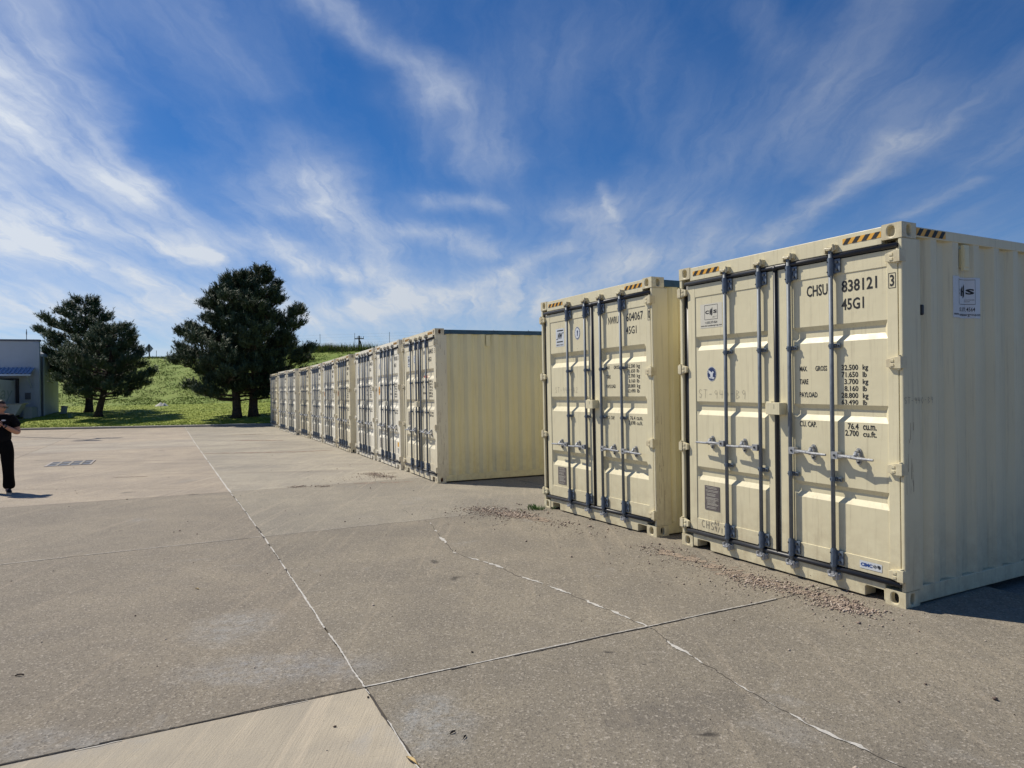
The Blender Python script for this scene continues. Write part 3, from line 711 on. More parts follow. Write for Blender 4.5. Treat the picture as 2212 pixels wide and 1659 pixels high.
def hazard(x0, x1, z0, z1, n, y=-.002):
    m = MB(); m.cur = 0; m.add([(x0, y, z0), (x1, y, z0), (x1, y, z1), (x0, y, z1)], [(0, 1, 2, 3)])
    m.cur = 1; p = (x1 - x0) / n; lean = (z1 - z0) * .8
    for i in range(n):
        a = x0 + p * i; b = a + p * .5
        pl = [(a, z0), (b, z0), (min(b + lean, x1), z1), (min(a + lean, x1), z1)]
        m.add([(u_, y - .0012, v_) for u_, v_ in pl], [(0, 1, 2, 3)])
    return m.mesh('hazard_stripe', ['hazard_yellow', 'ink'])
def label_mesh(kind, x0, x1, z0, z1, y=.0115):
    m = MB(); w_, h_ = x1 - x0, z1 - z0; cx, cz = (x0 + x1) / 2, (z0 + z1) / 2
    def quad(a, b, c, d, yy): m.add([(a, yy, c), (b, yy, c), (b, yy, d), (a, yy, d)], [(0, 1, 2, 3)])
    def frame(a, b, c, d, t, yy):
        quad(a, b, c, c + t, yy); quad(a, b, d - t, d, yy); quad(a, a + t, c + t, d - t, yy); quad(b - t, b, c + t, d - t, yy)
    m.cur = 0
    if kind == 'chs':
        quad(x0, x1, z0, z1, y); m.cur = 1
        a, b, c, d = x0 + w_ * .20, x1 - w_ * .20, z0 + h_ * .34, z1 - h_ * .05
        frame(a, b, c, d, .0035, y - .001); zc_ = (c + d) / 2
        T(m, 'C', a + .035 * w_, a + .20 * w_, zc_ - .07 * h_, zc_ + .08 * h_, y - .001, .05); T(m, 'S', b - .2 * w_, b - .03 * w_, zc_ - .06 * h_, zc_ + .08 * h_, y - .001, .05)
        for sg, o_ in ((-1, 0), (1, .05)):
            q_ = cx + sg * .035 * w_
            m.add([(q_ - .028 * w_, y - .001, zc_ - (.10 + .06 * (sg > 0)) * h_), (q_ + .028 * w_, y - .001, zc_ - (.10 - .0 * sg) * h_), (q_ + .028 * w_, y - .001, zc_ + (.12 + o_ + .03) * h_), (q_ - .028 * w_, y - .001, zc_ + (.08 + o_ - .02) * h_)], [(0, 1, 2, 3)])
        quad(cx - .03 * w_, cx + .03 * w_, zc_ - .01 * h_, zc_ + .03 * h_, y - .0012)
        T(m, 'CONTAINER', cx + .06 * w_, b - .03 * w_, c + .10 * h_, c + .125 * h_, y - .001, 0); T(m, 'GROUP', cx + .06 * w_, cx + .18 * w_, c + .06 * h_, c + .085 * h_, y - .001, 0)
        T(m, '+1.833.377.4564', x0 + w_ * .22, x1 - w_ * .22, z0 + h_ * .17, z0 + h_ * .27, y - .001, .01)
        T(m, 'www.chs-containergroup.com', x0 + w_ * .02, x1 - w_ * .02, z0 + h_ * .04, z0 + h_ * .13, y - .001, .01)
        return m.mesh('sticker', ['sticker_clear' if y < .02 and x0 < .6 else 'sticker_white', 'ink'])
    if kind == 'newway':
        quad(x0, x1, z0, z1, y); m.cur = 1; yy = y - .001
        for zz, s0_ in ((z1 - .10 * h_, .04), (z0 + .28 * h_, -.02)):
            m.add([(x0 + .12 * w_ + s0_ * w_, yy, zz - .012), (x1 - .16 * w_ + s0_ * w_, yy, zz - .012), (x1 - .12 * w_ + s0_ * w_, yy, zz + .004), (x0 + .16 * w_ + s0_ * w_, yy, zz + .004)], [(0, 1, 2, 3)])
        T(m, 'NW', x0 + .22 * w_, x1 - .20 * w_, z0 + .42 * h_, z0 + .76 * h_, yy, .05, .25)
        m.add([(x0 + .06 * w_, yy, z0 + .40 * h_), (x0 + .24 * w_, yy, z0 + .40 * h_), (x0 + .25 * w_, yy, z0 + .44 * h_), (x0 + .07 * w_, yy, z0 + .44 * h_)], [(0, 1, 2, 3)])
        m.add([(x1 - .26 * w_, yy, z0 + .72 * h_), (x1 - .05 * w_, yy, z0 + .72 * h_), (x1 - .04 * w_, yy, z0 + .76 * h_), (x1 - .25 * w_, yy, z0 + .76 * h_)], [(0, 1, 2, 3)])
        T(m, 'NEW WAY', x0 + .08 * w_, x1 - .08 * w_, z0 + .05 * h_, z0 + .13 * h_, yy, .02)
        return m.mesh('sticker', ['sticker_white', 'ink'])
    if kind in ('seal_dark', 'seal_light'):
        n = 28; ring = lambda rx, rz, yy: m.add([(cx + rx * math.cos(2 * math.pi * i / n), yy, cz + rz * math.sin(2 * math.pi * i / n)) for i in range(n)], [tuple(range(n))])
        m.cur = 0; ring(w_ / 2, h_ / 2, y); m.cur = 1; ring(w_ * .47, h_ * .47, y - .0008)
        m.cur = 0 if kind == 'seal_light' else 1; ring(w_ * .40, h_ * .40, y - .0016)
        if kind == 'seal_dark':
            m.cur = 0
            for k in range(22):                       # lettering round the rim, too small to read
                t = 2 * math.pi * k / 22; m.add([(cx + w_ * .43 * math.cos(t + e) * s2, y - .002, cz + h_ * .43 * math.sin(t + e) * s2) for e, s2 in ((-.05, .96), (.05, .96), (.05, 1.06), (-.05, 1.06))], [(0, 1, 2, 3)])
            m.cur = 0
            body_ = [(-.12, -.22), (.02, -.30), (.14, -.18), (.16, .02), (.26, .12), (.14, .20), (.02, .10), (-.18, .22), (-.34, .26), (-.30, .08), (-.14, -.02)]
            m.add([(cx + a * w_, y - .0024, cz + b * h_) for a, b in body_], [tuple(range(len(body_)))])
            m.add([(cx + a * w_, y - .0024, cz + b * h_) for a, b in [(-.22, -.28), (.22, -.34), (.30, -.22), (-.26, -.20)]], [(0, 1, 2, 3)])
        else:
            m.cur = 1; body_ = [(-.05, -.22), (.08, -.20), (.10, .0), (.16, .14), (.04, .24), (-.08, .16), (-.03, .0)]
            m.add([(cx + a * w_, y - .0024, cz + b * h_) for a, b in body_], [tuple(range(len(body_)))])
            m.cur = 0
            for k in range(16):
                t = 2 * math.pi * k / 16; m.add([(cx + w_ * .435 * math.cos(t + e) * s2, y - .002, cz + h_ * .435 * math.sin(t + e) * s2) for e, s2 in ((-.06, .96), (.06, .96), (.06, 1.05), (-.06, 1.05))], [(0, 1, 2, 3)])
        return m.mesh('sticker', ['sticker_white', 'ink_navy'])
    if kind == 'plate':
        m.box(x0, x1, y - .003, y, z0, z1); m.cur = 1; zz = z1 - .012
        rr = random.Random(3)
        while zz > z0 + .01:
            a = x0 + w_ * rr.uniform(.06, .2); b = x1 - w_ * rr.uniform(.06, .3); quad(a, b, zz - .003, zz, y - .0042); zz -= rr.choice([.009, .012, .02])
        return m.mesh('data_plate', ['plate_grey', 'sticker_clear'])
    if kind == 'cimc':
        quad(x0, x1, z0, z1, y); m.cur = 1; T(m, 'CIMC', x0 + .05 * w_, x0 + .58 * w_, z0 + .28 * h_, z1 - .25 * h_, y - .001, .05); m.cur = 2
        a = x0 + .62 * w_; b = x0 + .77 * w_; c = z0 + .28 * h_; d = z1 - .2 * h_; t = .004
        frame(a, b, c + .25 * (d - c), c + .75 * (d - c), t, y - .001); quad((a + b) / 2 - t / 2, (a + b) / 2 + t / 2, c, d, y - .0012)
        a = x0 + .80 * w_; b = x0 + .95 * w_; cm = (a + b) / 2
        for zz in (.95, .78, .62, .45, .30): quad(a + .01 * (zz < .4), b - .006 * (zz > .9), c + zz * (d - c) - t, c + zz * (d - c), y - .001)
        quad(cm - t / 2, cm + t / 2, c, d, y - .0012)
        return m.mesh('sticker', ['sticker_white', 'cimc_blue', 'ink'])
    if kind == 'caution':
        n = 20; m.add([(cx + w_ / 2 * math.cos(2 * math.pi * i / n), y, cz + h_ / 2 * math.sin(2 * math.pi * i / n)) for i in range(n)], [tuple(range(n))]); m.cur = 1
        T(m, 'CAU', x0 + .2 * w_, x1 - .2 * w_, cz + .05 * h_, cz + .22 * h_, y - .001); T(m, 'TION', x0 + .2 * w_, x1 - .2 * w_, cz - .22 * h_, cz - .05 * h_, y - .001)
        return m.mesh('sticker', ['sticker_orange', 'ink'])
    if kind == 'triangle':
        m.add([(x0, y, z1), (x1, y, z1), (cx, y, z0)], [(0, 2, 1)]); m.cur = 1
        m.add([(x0 + .25 * w_, y - .001, z1 - .14 * h_), (x1 - .25 * w_, y - .001, z1 - .14 * h_), (cx, y - .001, z0 + .35 * h_)], [(0, 2, 1)])
        return m.mesh('sticker', ['ink', 'sticker_white'])
    if kind == 'red': quad(x0, x1, z0, z1, y); return m.mesh('sticker', ['sticker_red'])
    if kind == 'yellow': quad(x0, x1, z0, z1, y); return m.mesh('sticker', ['hazard_yellow'])

def build_container(origin, t, tilt, spec):
    """origin: world point of the front RIGHT bottom corner; the doors face local -y"""
    wv = Vector((math.cos(t) * math.cos(tilt), math.sin(t) * math.cos(tilt), math.sin(tilt))); lv = Vector((math.sin(t), -math.cos(t), 0)); nv = (-wv).cross(lv)
    if nv.z < 0: nv = -nv
    O = Vector(origin) + CW * wv; xv = -wv
    M = Matrix(((xv.x, lv.x, nv.x, O.x), (xv.y, lv.y, nv.y, O.y), (xv.z, lv.z, nv.z, O.z), (0, 0, 0, 1)))
    root = empty('shipping_container', M); tag(root, spec['label'], 'shipping container', spec.get('group'))
    P, PS, near, sty = spec['paint'], spec['side'], spec.get('near', 0), spec['style']
    bev = .004 if near else 0
    def part(name, key, fn, par=root, loc=None, bevel=0, smooth=False, sc=None):
        o = link(name, cached(key, fn), par, bevel, loc)
        if sc: o.scale = sc
        return o
    # castings
    dark = 'rust' if spec.get('rusty') else P
    for ix, sx in ((0, -1), (1, 1)):
        for iy, sy in ((0, 1), (1, -1)):
            for iz in (0, 1):
                dk = 'void' if iz == 0 and not spec.get('rusty') else dark
                part('corner_casting', ('cast', P, dk), lambda: casting_mesh(P, dk), loc=(CW * ix, CL * iy, (CH - .118) * iz), bevel=.010 if near and iy == 0 else 0, sc=(sx, sy, 1))
    # posts
    part('corner_post', ('postR', P), lambda: MB().box(CW - .034, CW - .002, .004, .226, .118, CH - .118).box(CW - .10, CW - .034, .075, .226, .118, CH - .118).mesh('p', P), bevel=.008 if near else 0)
    part('corner_post', ('postL', P), lambda: MB().box(.002, .042, .004, .226, .118, CH - .118).box(.042, .10, .075, .226, .118, CH - .118).mesh('p', P), bevel=.008 if near else 0)
    part('corner_post', ('postB', P), lambda: MB().box(.004, .09, CL - .17, CL - .004, .118, CH - .118).mesh('p', P))
    part('corner_post', ('postB2', P), lambda: MB().box(CW - .09, CW - .004, CL - .17, CL - .004, .118, CH - .118).mesh('p', P))
    # header, sill
    part('door_header', ('head', P), lambda: MB().prism([(.162, 2.752), (CW - .162, 2.752), (CW - .162, 2.886), (.162, 2.886)], .004, .12).mesh('h', P), bevel=bev)
    a, b, c, d = .228, .410, 2.103, 2.262
    part('door_sill', ('sill', P), lambda: MB().prism([(.165, .022), (a, .022), (a, .096), (b - .015, .10), (b, .085), (b, .016), (c, .016), (c, .085), (c + .015, .10), (d, .096), (d, .022), (CW - .165, .022), (CW - .165, .146), (.165, .146)], .006, .14).mesh('s', P), bevel=bev)
    part('rear_sill', ('rb', P), lambda: MB().box(.17, CW - .17, CL - .1, CL - .004, .02, .15).mesh('s', P)); part('rear_header', ('rh', P), lambda: MB().box(.17, CW - .17, CL - .1, CL - .004, 2.76, 2.88).mesh('s', P))
    rail = spec.get('rail', PS)
    for sx, x_ in ((1, CW), (-1, 0)):
        part('top_side_rail', ('tr', sx, rail), lambda: MB().box(min(x_ - sx * .004, x_ - sx * .064), max(x_ - sx * .004, x_ - sx * .064), .180, CL - .180, 2.795, 2.872).mesh('r', rail), bevel=bev)
        part('bottom_side_rail', ('br', sx, PS), lambda: MB().box(min(x_ - sx * .006, x_ - sx * .040), max(x_ - sx * .006, x_ - sx * .040), .180, CL - .180, .016, .142).box(min(x_ - sx * .006, x_ - sx * .10), max(x_ - sx * .006, x_ - sx * .10), .180, CL - .180, .016, .024).mesh('r', PS), bevel=bev)
        ph, pit = spec.get('phase', (.30, .278))
        part('side_wall', ('sw', sx, PS, ph, pit), lambda: side_wall_mesh(x_, sx, PS, ph, pit))
    part('roof', ('roof', rail), lambda: MB().box(.05, CW - .05, .1, CL - .1, 2.86, 2.878).mesh('r', rail))
    part('rear_wall', ('rw', PS), lambda: MB().box(.09, CW - .09, CL - .06, CL - .03, .15, 2.76).mesh('r', PS))
    part('floor', ('fl',), lambda: MB().box(.05, CW - .05, .15, CL - .1, .14, .17).mesh('f', 'void'))
    # doors
    bands, pt, pb, slope = sty['bands'], sty['ptop'], sty['pbot'], sty['slope']
    doors = []
    for side, (x0, x1, p0, p1) in ((0, (.125, 1.238, .228, 1.166)), (1, (1.285, 2.398, 1.432, 2.312))):
        dl = part('door_leaf', ('leaf', side, sty['name'], P), lambda: leaf_mesh(x0, x1, p0, p1, bands, pt, pb, P, slope, sty['dep']), bevel=.003 if near else 0); doors.append(dl)
    for side, hx in ((0, .036), (1, CW - .036)):
        for hz_ in (2.596, 1.797, .995, .195):
            part('hinge', ('hinge', side, P), lambda: hinge_mesh(P, side == 0), doors[side], (hx, 0, hz_), bevel=.002 if near else 0)
    part('door_gasket', ('gk',), lambda: (MB().tube((.10, .0, 2.726), (2.404, .0, 2.726), .021, 10).tube((.10, .0, .169), (2.404, .0, .169), .021, 10)
         .box(1.240, 1.283, -.004, .03, .18, 2.72).tube((1.262, -.004, .18), (1.262, -.004, 2.73), .012, 8).tube((1.262, -.004, 2.70), (1.262, -.002, 2.735), .026, 10)
         .box(.044, .126, .03, .06, .17, 2.73).box(2.396, 2.406, .02, .06, .17, 2.73)).mesh('g', 'gasket', True))
    part('door_backing', ('bk',), lambda: MB().box(.10, 2.40, .075, .09, .15, 2.76).mesh('b', 'void'))
    # rods
    rods = sty['rods']; gz1, gz2, hz_ = sty['guides'][0], sty['guides'][1], sty['handle']
    for k, rx in enumerate(rods):
        rd = part('lock_rod', ('rod',), lambda: MB().tube((0, 0, .12), (0, 0, 2.80), .0172, 14).mesh('rod', 'galv_rod', True), loc=(rx, -.022, 0))
        for z_ in (2.640, .262): part('rod_bracket', ('brk',), lambda: bracket_mesh(0), rd, (0, 0, z_))
        for z_ in (gz1, gz2): part('rod_guide', ('gd',), guide_mesh, rd, (0, 0, z_))
        part('cam_keeper', ('cam', 1, P), lambda: cam_mesh([P, 'galv_bracket'], True), rd, (0, 0, 2.755))
        part('cam_keeper', ('cam', 0), lambda: cam_mesh(['zinc', 'zinc'], False), rd, (0, 0, .150))
        sg = -1 if k < 2 else 1
        part('handle', ('hd', sg), lambda: handle_mesh(sg), rd, (sg * .016, 0, hz_ + (.0 if k % 2 else .006)))
        part('handle_catch', ('ct',), catch_mesh, rd, (sg * .215, .022, hz_))
    part('lock_box', ('lb', P), lambda: MB().box(1.215, 1.365, -.085, .004, 1.415, 1.520).box(1.160, 1.225, -.030, .004, 1.500, 1.528).box(1.160, 1.175, -.030, .004, 1.420, 1.528).box(1.300, 1.306, -.088, -.084, 1.47, 1.51).mesh('lb', P), bevel=.006 if near else 0)
    # hazard stripes
    n1, n2 = sty['haz']
    part('hazard_stripe', ('hz', n1, sty['name']), lambda: hazard(.205, .205 + .092 * n1, 2.800, 2.846, n1, .002))
    part('hazard_stripe', ('hz2', n2, sty['name']), lambda: hazard(CW - .165 - .083 * n2, CW - .166, 2.806, 2.852, n2, .002))
    # markings
    mk = MB(); yy = .0045
    for (txt, x0, x1, z0, z1, on) in spec['text']:
        T(mk, txt, x0, x1, z0, z1, (yy if on == 'f' else .0115), spec.get('bold', .02))
    for (x0, x1, z0, z1) in spec.get('boxes', []):
        t_ = .004
        for q_ in ((x0, x1, z0, z0 + t_), (x0, x1, z1 - t_, z1), (x0, x0 + t_, z0, z1), (x1 - t_, x1, z0, z1)):
            mk.add([(q_[0], yy, q_[2]), (q_[1], yy, q_[2]), (q_[1], yy, q_[3]), (q_[0], yy, q_[3])], [(0, 1, 2, 3)])
    link('painted_lettering', mk.mesh('lettering', 'ink'), doors[1])['kind'] = 'stuff'
    for kind, x0, x1, z0, z1 in spec.get('stickers', []):
        link('data_plate' if kind == 'plate' else 'sticker', label_mesh(kind, x0, x1, z0, z1, .0045 if z1 < .33 else .0115), doors[0 if x0 < 1.25 else 1])
    for txt, x_, z_, h_, w_, yq, leafi in spec.get('scribbles', []):
        link('handwriting', scribble(txt, x_, z_, h_, w_, yq).mesh('handwriting', 'ink_thin'), doors[leafi])['kind'] = 'stuff'
    return root

STY_A = dict(name='a', dep=.026, bands=[(2.172, 2.030), (1.513, 1.376), (.848, .712)], ptop=2.570, pbot=.322, slope=.047, rods=(.672, 1.092, 1.424, 1.846), guides=(1.995, .905), handle=1.106, haz=(4, 4))
STY_B = dict(name='b', dep=.038, bands=[(2.156, 1.958), (1.562, 1.364), (.825, .622)], ptop=2.580, pbot=.343, slope=.062, rods=(.712, 1.132, 1.466, 1.880), guides=(1.900, 1.310), handle=.925, haz=(4, 4))
TXT_A = [('CHSU', 1.584, 1.790, 2.423, 2.518, 'p'), ('838121', 1.920, 2.229, 2.423, 2.520, 'p'), ('3', 2.338, 2.372, 2.420, 2.508, 'f'), ('45G1', 1.918, 2.117, 2.279, 2.372, 'p'),
         ('MAX.', 1.504, 1.580, 1.793, 1.836, 'p'), ('GROSS', 1.662, 1.776, 1.793, 1.836, 'p'), ('32.500', 1.911, 2.060, 1.793, 1.838, 'p'), ('kg', 2.098, 2.146, 1.781, 1.836, 'p'),
         ('71.650', 1.911, 2.060, 1.736, 1.781, 'p'), ('lb', 2.098, 2.134, 1.736, 1.779, 'p'), ('TARE', 1.503, 1.590, 1.682, 1.726, 'p'), ('3.700', 1.936, 2.060, 1.680, 1.724, 'p'), ('kg', 2.098, 2.146, 1.668, 1.722, 'p'),
         ('8.160', 1.936, 2.060, 1.624, 1.668, 'p'), ('lb', 2.098, 2.134, 1.624, 1.666, 'p'), ('PAYLOAD', 1.501, 1.680, 1.570, 1.615, 'p'), ('28.800', 1.908, 2.058, 1.569, 1.613, 'p'), ('kg', 2.098, 2.146, 1.556, 1.611, 'p'),
         ('63.490', 1.908, 2.058, 1.5155, 1.557, 'p'), ('lb', 2.098, 2.134, 1.5155, 1.555, 'p'), ('CU. CAP.', 1.498, 1.668, 1.318, 1.366, 'p'), ('76.4', 1.962, 2.058, 1.318, 1.368, 'p'), ('cu.m.', 2.096, 2.212, 1.318, 1.358, 'p'),
         ('2.700', 1.938, 2.058, 1.264, 1.312, 'p'), ('cu.ft.', 2.096, 2.212, 1.264, 1.310, 'p')]
def txt_b(pre, num, chk, code='45G1', vol='2.698'):
    return [(pre, 1.596, 1.804, 2.437, 2.524, 'p'), (num, 1.954, 2.263, 2.438, 2.537, 'p'), (chk, 2.362, 2.394, 2.436, 2.530, 'f'), (code, 1.944, 2.141, 2.290, 2.380, 'p'),
            ('MAX', 1.537, 1.606, 1.892, 1.934, 'p'), ('GROSS', 1.690, 1.800, 1.892, 1.934, 'p'), ('32.500', 1.956, 2.100, 1.894, 1.938, 'p'), ('kg', 2.130, 2.190, 1.880, 1.936, 'p'),
            ('71.650', 1.956, 2.100, 1.838, 1.880, 'p'), ('lb', 2.130, 2.176, 1.838, 1.880, 'p'), ('TARE', 1.537, 1.622, 1.780, 1.822, 'p'), ('3.700', 1.980, 2.100, 1.780, 1.824, 'p'), ('kg', 2.130, 2.190, 1.766, 1.822, 'p'),
            ('8.160', 1.980, 2.100, 1.722, 1.764, 'p'), ('lb', 2.130, 2.176, 1.722, 1.764, 'p'), ('PAYLOAD', 1.537, 1.722, 1.664, 1.708, 'p'), ('28.800', 1.956, 2.100, 1.664, 1.708, 'p'), ('kg', 2.130, 2.190, 1.650, 1.706, 'p'),
            ('63.490', 1.956, 2.100, 1.606, 1.650, 'p'), ('lb', 2.130, 2.176, 1.606, 1.650, 'p'), ('CU. CAP.', 1.540, 1.690, 1.285, 1.328, 'p'), ('76.4', 1.990, 2.086, 1.290, 1.334, 'p'), ('cu.m.', 2.110, 2.220, 1.290, 1.326, 'p'),
            (vol, 1.960, 2.086, 1.234, 1.280, 'p'), ('cu.ft.', 2.110, 2.220, 1.234, 1.278, 'p')]
GRP = 'cream shipping containers parked side by side'
near = build_container((2.906, 5.205, -.008), 2.0585, .014, dict(label='nearest cream shipping container, lettered CHSU 838121, at the right edge', paint='cream_paint', side='cream_paint', near=1, style=STY_A, group=GRP,
    phase=(.445 - .26 * .292, .292), text=TXT_A, boxes=[(2.326, 2.384, 2.406, 2.522)],
    stickers=[('chs', .300, .600, 2.252, 2.493), ('seal_dark', .385, .512, 1.715, 1.862), ('plate', .336, .540, .424, .666), ('cimc', 2.060, 2.248, .226, .286)],
    scribbles=[('ST-940-B9', .262, 1.545, .085, .003, .011, 0), ('CHS', .290, .230, .075, .006, .0045, 0), ('Av', .470, .285, .045, .006, .0045, 0), ('9/1', .470, .222, .050, .006, .0045, 0)]))
# near container, side details
_, prof_at = corr_profile(.222, CL, .445 - .26 * .292, .038, .292)
def on_side(m_, offs, name, mats, parent):
    """mesh drawn flat (x along the side, z up) laid on the corrugated side"""
    me = m_.mesh(name, mats); bm = bmesh.new(); bm.from_mesh(me)
    ph = .445 - .26 * .292
    for k in range(0, 5):
        for f_ in (0, .26, .50, .76):
            xx = ph + .292 * (k + f_)
            bmesh.ops.bisect_plane(bm, geom=bm.verts[:] + bm.edges[:] + bm.faces[:], plane_co=(xx, 0, 0), plane_no=(1, 0, 0), dist=1e-5)
    for v_ in bm.verts:
        x_, y_, z_ = v_.co; v_.co = (CW - .008 - prof_at(x_) + offs - y_, x_, z_)
    bm.to_mesh(me); bm.free(); me.update(); return link(name, me, parent)
ms = label_mesh('chs', .656, 1.038, 2.20, 2.53, 0.0)
bm = bmesh.new(); bm.from_mesh(ms); mm = MB()
mm.v = [tuple(v_.co) for v_ in bm.verts]; mm.f = [tuple(v_.index for v_ in f.verts) for f in bm.faces]; mm.mi = [f.material_index for f in bm.faces]; bm.free()
on_side(mm, .004, 'sticker', ['sticker_white', 'ink'], near)
m = MB(); m.box(CW + .002 - .012, CW + .014, .775, .850, 2.575, 2.780).box(CW - .03, CW + .018, .782, .843, 2.60, 2.75); link('side_bracket', m.mesh('side_bracket', 'cream_side_bounce'), near, .003)
m = MB(); m.box(CW - .035, CW - .004, .248, .280, 2.205, 2.285); link('air_vent', m.mesh('air_vent', 'gasket'), near, .010)
m = MB(); a_ = scribble('ST-940-B9', .012, 1.53, .048, .003, 0); m.v = [(CW + .001, x_, z_) for x_, y_, z_ in a_.v]; m.f = [f[::-1] for f in a_.f]; m.mi = a_.mi; link('handwriting', m.mesh('handwriting', 'ink_thin'), near)['kind'] = 'stuff'
hm = hazard(.184, .560, 2.806, 2.862, 4, 0.0)
for v_ in hm.vertices: v_.co = (CW - .002 - v_.co.y, v_.co.x, v_.co.z)
link('hazard_stripe', hm, near)
def scratches(parent, n, y0, y1, z0, z1, seed, xface=CW, mat='rust'):
    rr = random.Random(seed); m_ = MB()
    for _ in range(n):
        y_ = rr.uniform(y0, y1); z_ = rr.uniform(z0, z1); L_ = rr.uniform(.02, .16); w_ = rr.uniform(.0012, .004); dx = rr.uniform(-.006, .006)
        m_.add([(xface - .0008, y_, z_), (xface - .0008, y_ + w_, z_), (xface - .0008, y_ + w_ * .6 + dx, z_ + L_), (xface - .0008, y_ + dx, z_ + L_)], [(0, 1, 2, 3)])
    link('scratch', m_.mesh('scratch', mat), parent)['kind'] = 'stuff'
scratches(near, 12, .02, .12, .85, 1.40, 5)
second = build_container((1.569, 7.716, .024), 2.058, .001, dict(label='cream shipping container lettered NWRU 604067, second from the right', paint='cream_paint', side='cream_side_bounce', near=1, style=STY_B, group=GRP, rail='blue_rail',
    phase=(.30, .278), text=txt_b('NWRU', '604067', '0'), boxes=[(2.354, 2.396, 2.416, 2.550)], bold=.01,
    stickers=[('newway', .375, .585, 2.243, 2.487), ('seal_light', .845, .975, 2.305, 2.475), ('plate', .372, .575, .374, .606)],
    scribbles=[('ST-940-A2', .335, 1.612, .075, .003, .011, 0)]))
scratches(second, 26, .01, .14, .25, 1.3, 8)
ROW = [(-1.422, 12.974, -.017, 1.975), (-2.50, 15.42, -.024, 1.976), (-3.558, 17.839, -.031, 1.978), (-4.75, 20.334, -.045, 1.979), (-5.82, 22.787, -.05, 1.990), (-6.965, 25.338, -.061, 2.002), (-8.13, 27.789, -.067, 2.019),
       (-9.416, 30.193, -.052, 2.021), (-10.571, 32.581, -.039, 2.043), (-12.469, 36.898, -.016, 2.048)]
NUM = ['604015', '910105', '604102', '604024', '604017', '604081', '604036', '604052', '604068', '604073']
LAB = ['cream container at the near end of the long row, whole ribbed side in view', 'second container of the long row, orange oval sticker on its left door', 'third container from the near end of the long row',
       'fourth container from the near end of the long row', 'fifth container from the near end of the long row', 'sixth container from the near end of the long row', 'seventh container from the near end of the long row',
       'third container from the far end of the row by the pines', 'second container from the far end of the row by the pines', 'farthest container of the row, beside the lawn and the pines']
for i, (x_, y_, z_, t_) in enumerate(ROW):
    stk = [('newway', .375, .585, 2.243, 2.487), ('seal_light', .845, .975, 2.305, 2.475), ('plate', .372, .575, 1.02, 1.30) if i == 0 else ('plate', .372, .575, .374, .606)]
    if i == 0: stk += [('red', 1.62, 1.86, 1.99, 2.03)]
    if i == 1: stk = [('seal_light', .345, .445, 2.30, 2.45), ('plate', .372, .575, .374, .606), ('caution', .28, .44, 1.66, 1.88), ('yellow', 2.15, 2.27, .50, .60), ('triangle', 2.15, 2.27, .34, .46)]
    if i in (3, 4): stk += [('caution', .28, .40, 1.66, 1.84)]
    if i == 6: stk += [('triangle', 2.15, 2.27, .34, .46)]
    c_ = build_container((x_, y_, z_), t_, 0, dict(label=LAB[i], paint='cream_far' if i % 3 else 'cream_paint_aged', side='cream_side_bounce', near=0, style=STY_B, group=GRP, rusty=(i == 0), rail='blue_rail' if i == 0 else 'cream_side_bounce',
        phase=(.36, .278), text=txt_b('NWRU', NUM[i], '5' if i < 2 else '0') if i < 6 else txt_b('NWRU', NUM[i], '1')[:8], bold=.02, stickers=stk))
    if i == 0:
        scratches(c_, 40, .01, .20, .3, 2.6, 12)
        mb_ = MB().box(CW - .002, CW + .012, 1.02, 1.10, 2.57, 2.78).mesh('side_bracket', 'cream_side_bounce'); link('side_bracket', mb_, c_)

# ------------------------------------------------------------------ kerb-side, gravel, debris
def stones(name, pts, sizes, mats, label, cat=None):
    """pts: (x,y) centres; joined little crushed stones"""
    base = np.array([(1, 0, 0), (-1, 0, 0), (0, 1, 0), (0, -1, 0), (0, 0, 1), (0, 0, -1), (.7, .7, .2), (-.7, .6, .3)], float)[:6]
    tri = np.array([(0, 2, 4), (2, 1, 4), (1, 3, 4), (3, 0, 4), (2, 0, 5), (1, 2, 5), (3, 1, 5), (0, 3, 5)])
    n = len(pts); V = np.zeros((n, 6, 3)); F = np.zeros((n, 8, 3), int)
    for i, (p, s_) in enumerate(zip(pts, sizes)):
        jit = base * (rng.uniform(.6, 1.25, (6, 1))) + rng.uniform(-.25, .25, (6, 3)); a = rng.uniform(0, 6.28); c_, s2 = math.cos(a), math.sin(a)
        q_ = jit @ np.array([[c_, s2, 0], [-s2, c_, 0], [0, 0, .7]]) * s_
        V[i] = q_ + [p[0], p[1], g(p[0], p[1]) + s_ * .45]; F[i] = tri + i * 6
    o = link(name, fast_mesh(name, V.reshape(-1, 3), F.reshape(-1, 3), mats, np.repeat(rng.integers(0, len(mats), n), 8))); tag(o, label, cat, kind='stuff'); return o
simple('stone_a', (.38, .30, .235), .85, var=.3, sc=30); simple('stone_b', (.50, .42, .34), .85, var=.25, sc=30); simple('stone_c', (.27, .205, .165), .85, var=.3, sc=30); simple('stone_d', (.12, .085, .07), .85)
STN = ['stone_a', 'stone_b', 'stone_a', 'stone_c', 'stone_d']
def swath(line, n, sig, skew=0):
    out = []
    L = [Vector(p) for p in line]; seg = [(b - a).length for a, b in zip(L[:-1], L[1:])]; tot = sum(seg)
    while len(out) < n:
        s_ = rng.uniform(0, tot); i = 0
        while s_ > seg[i] and i < len(seg) - 1: s_ -= seg[i]; i += 1
        d = (L[i + 1] - L[i]).normalized(); nn = Vector((-d.y, d.x)); p = L[i] + d * s_
        clump = mn.noise(Vector((p.x * 1.3, p.y * 1.3, 5))) + .55
        if rng.uniform() > clump: continue
        o_ = rng.normal(0, sig); q_ = p + nn * o_ + d * rng.normal(0, sig)
        out.append((q_.x, q_.y))
    return out
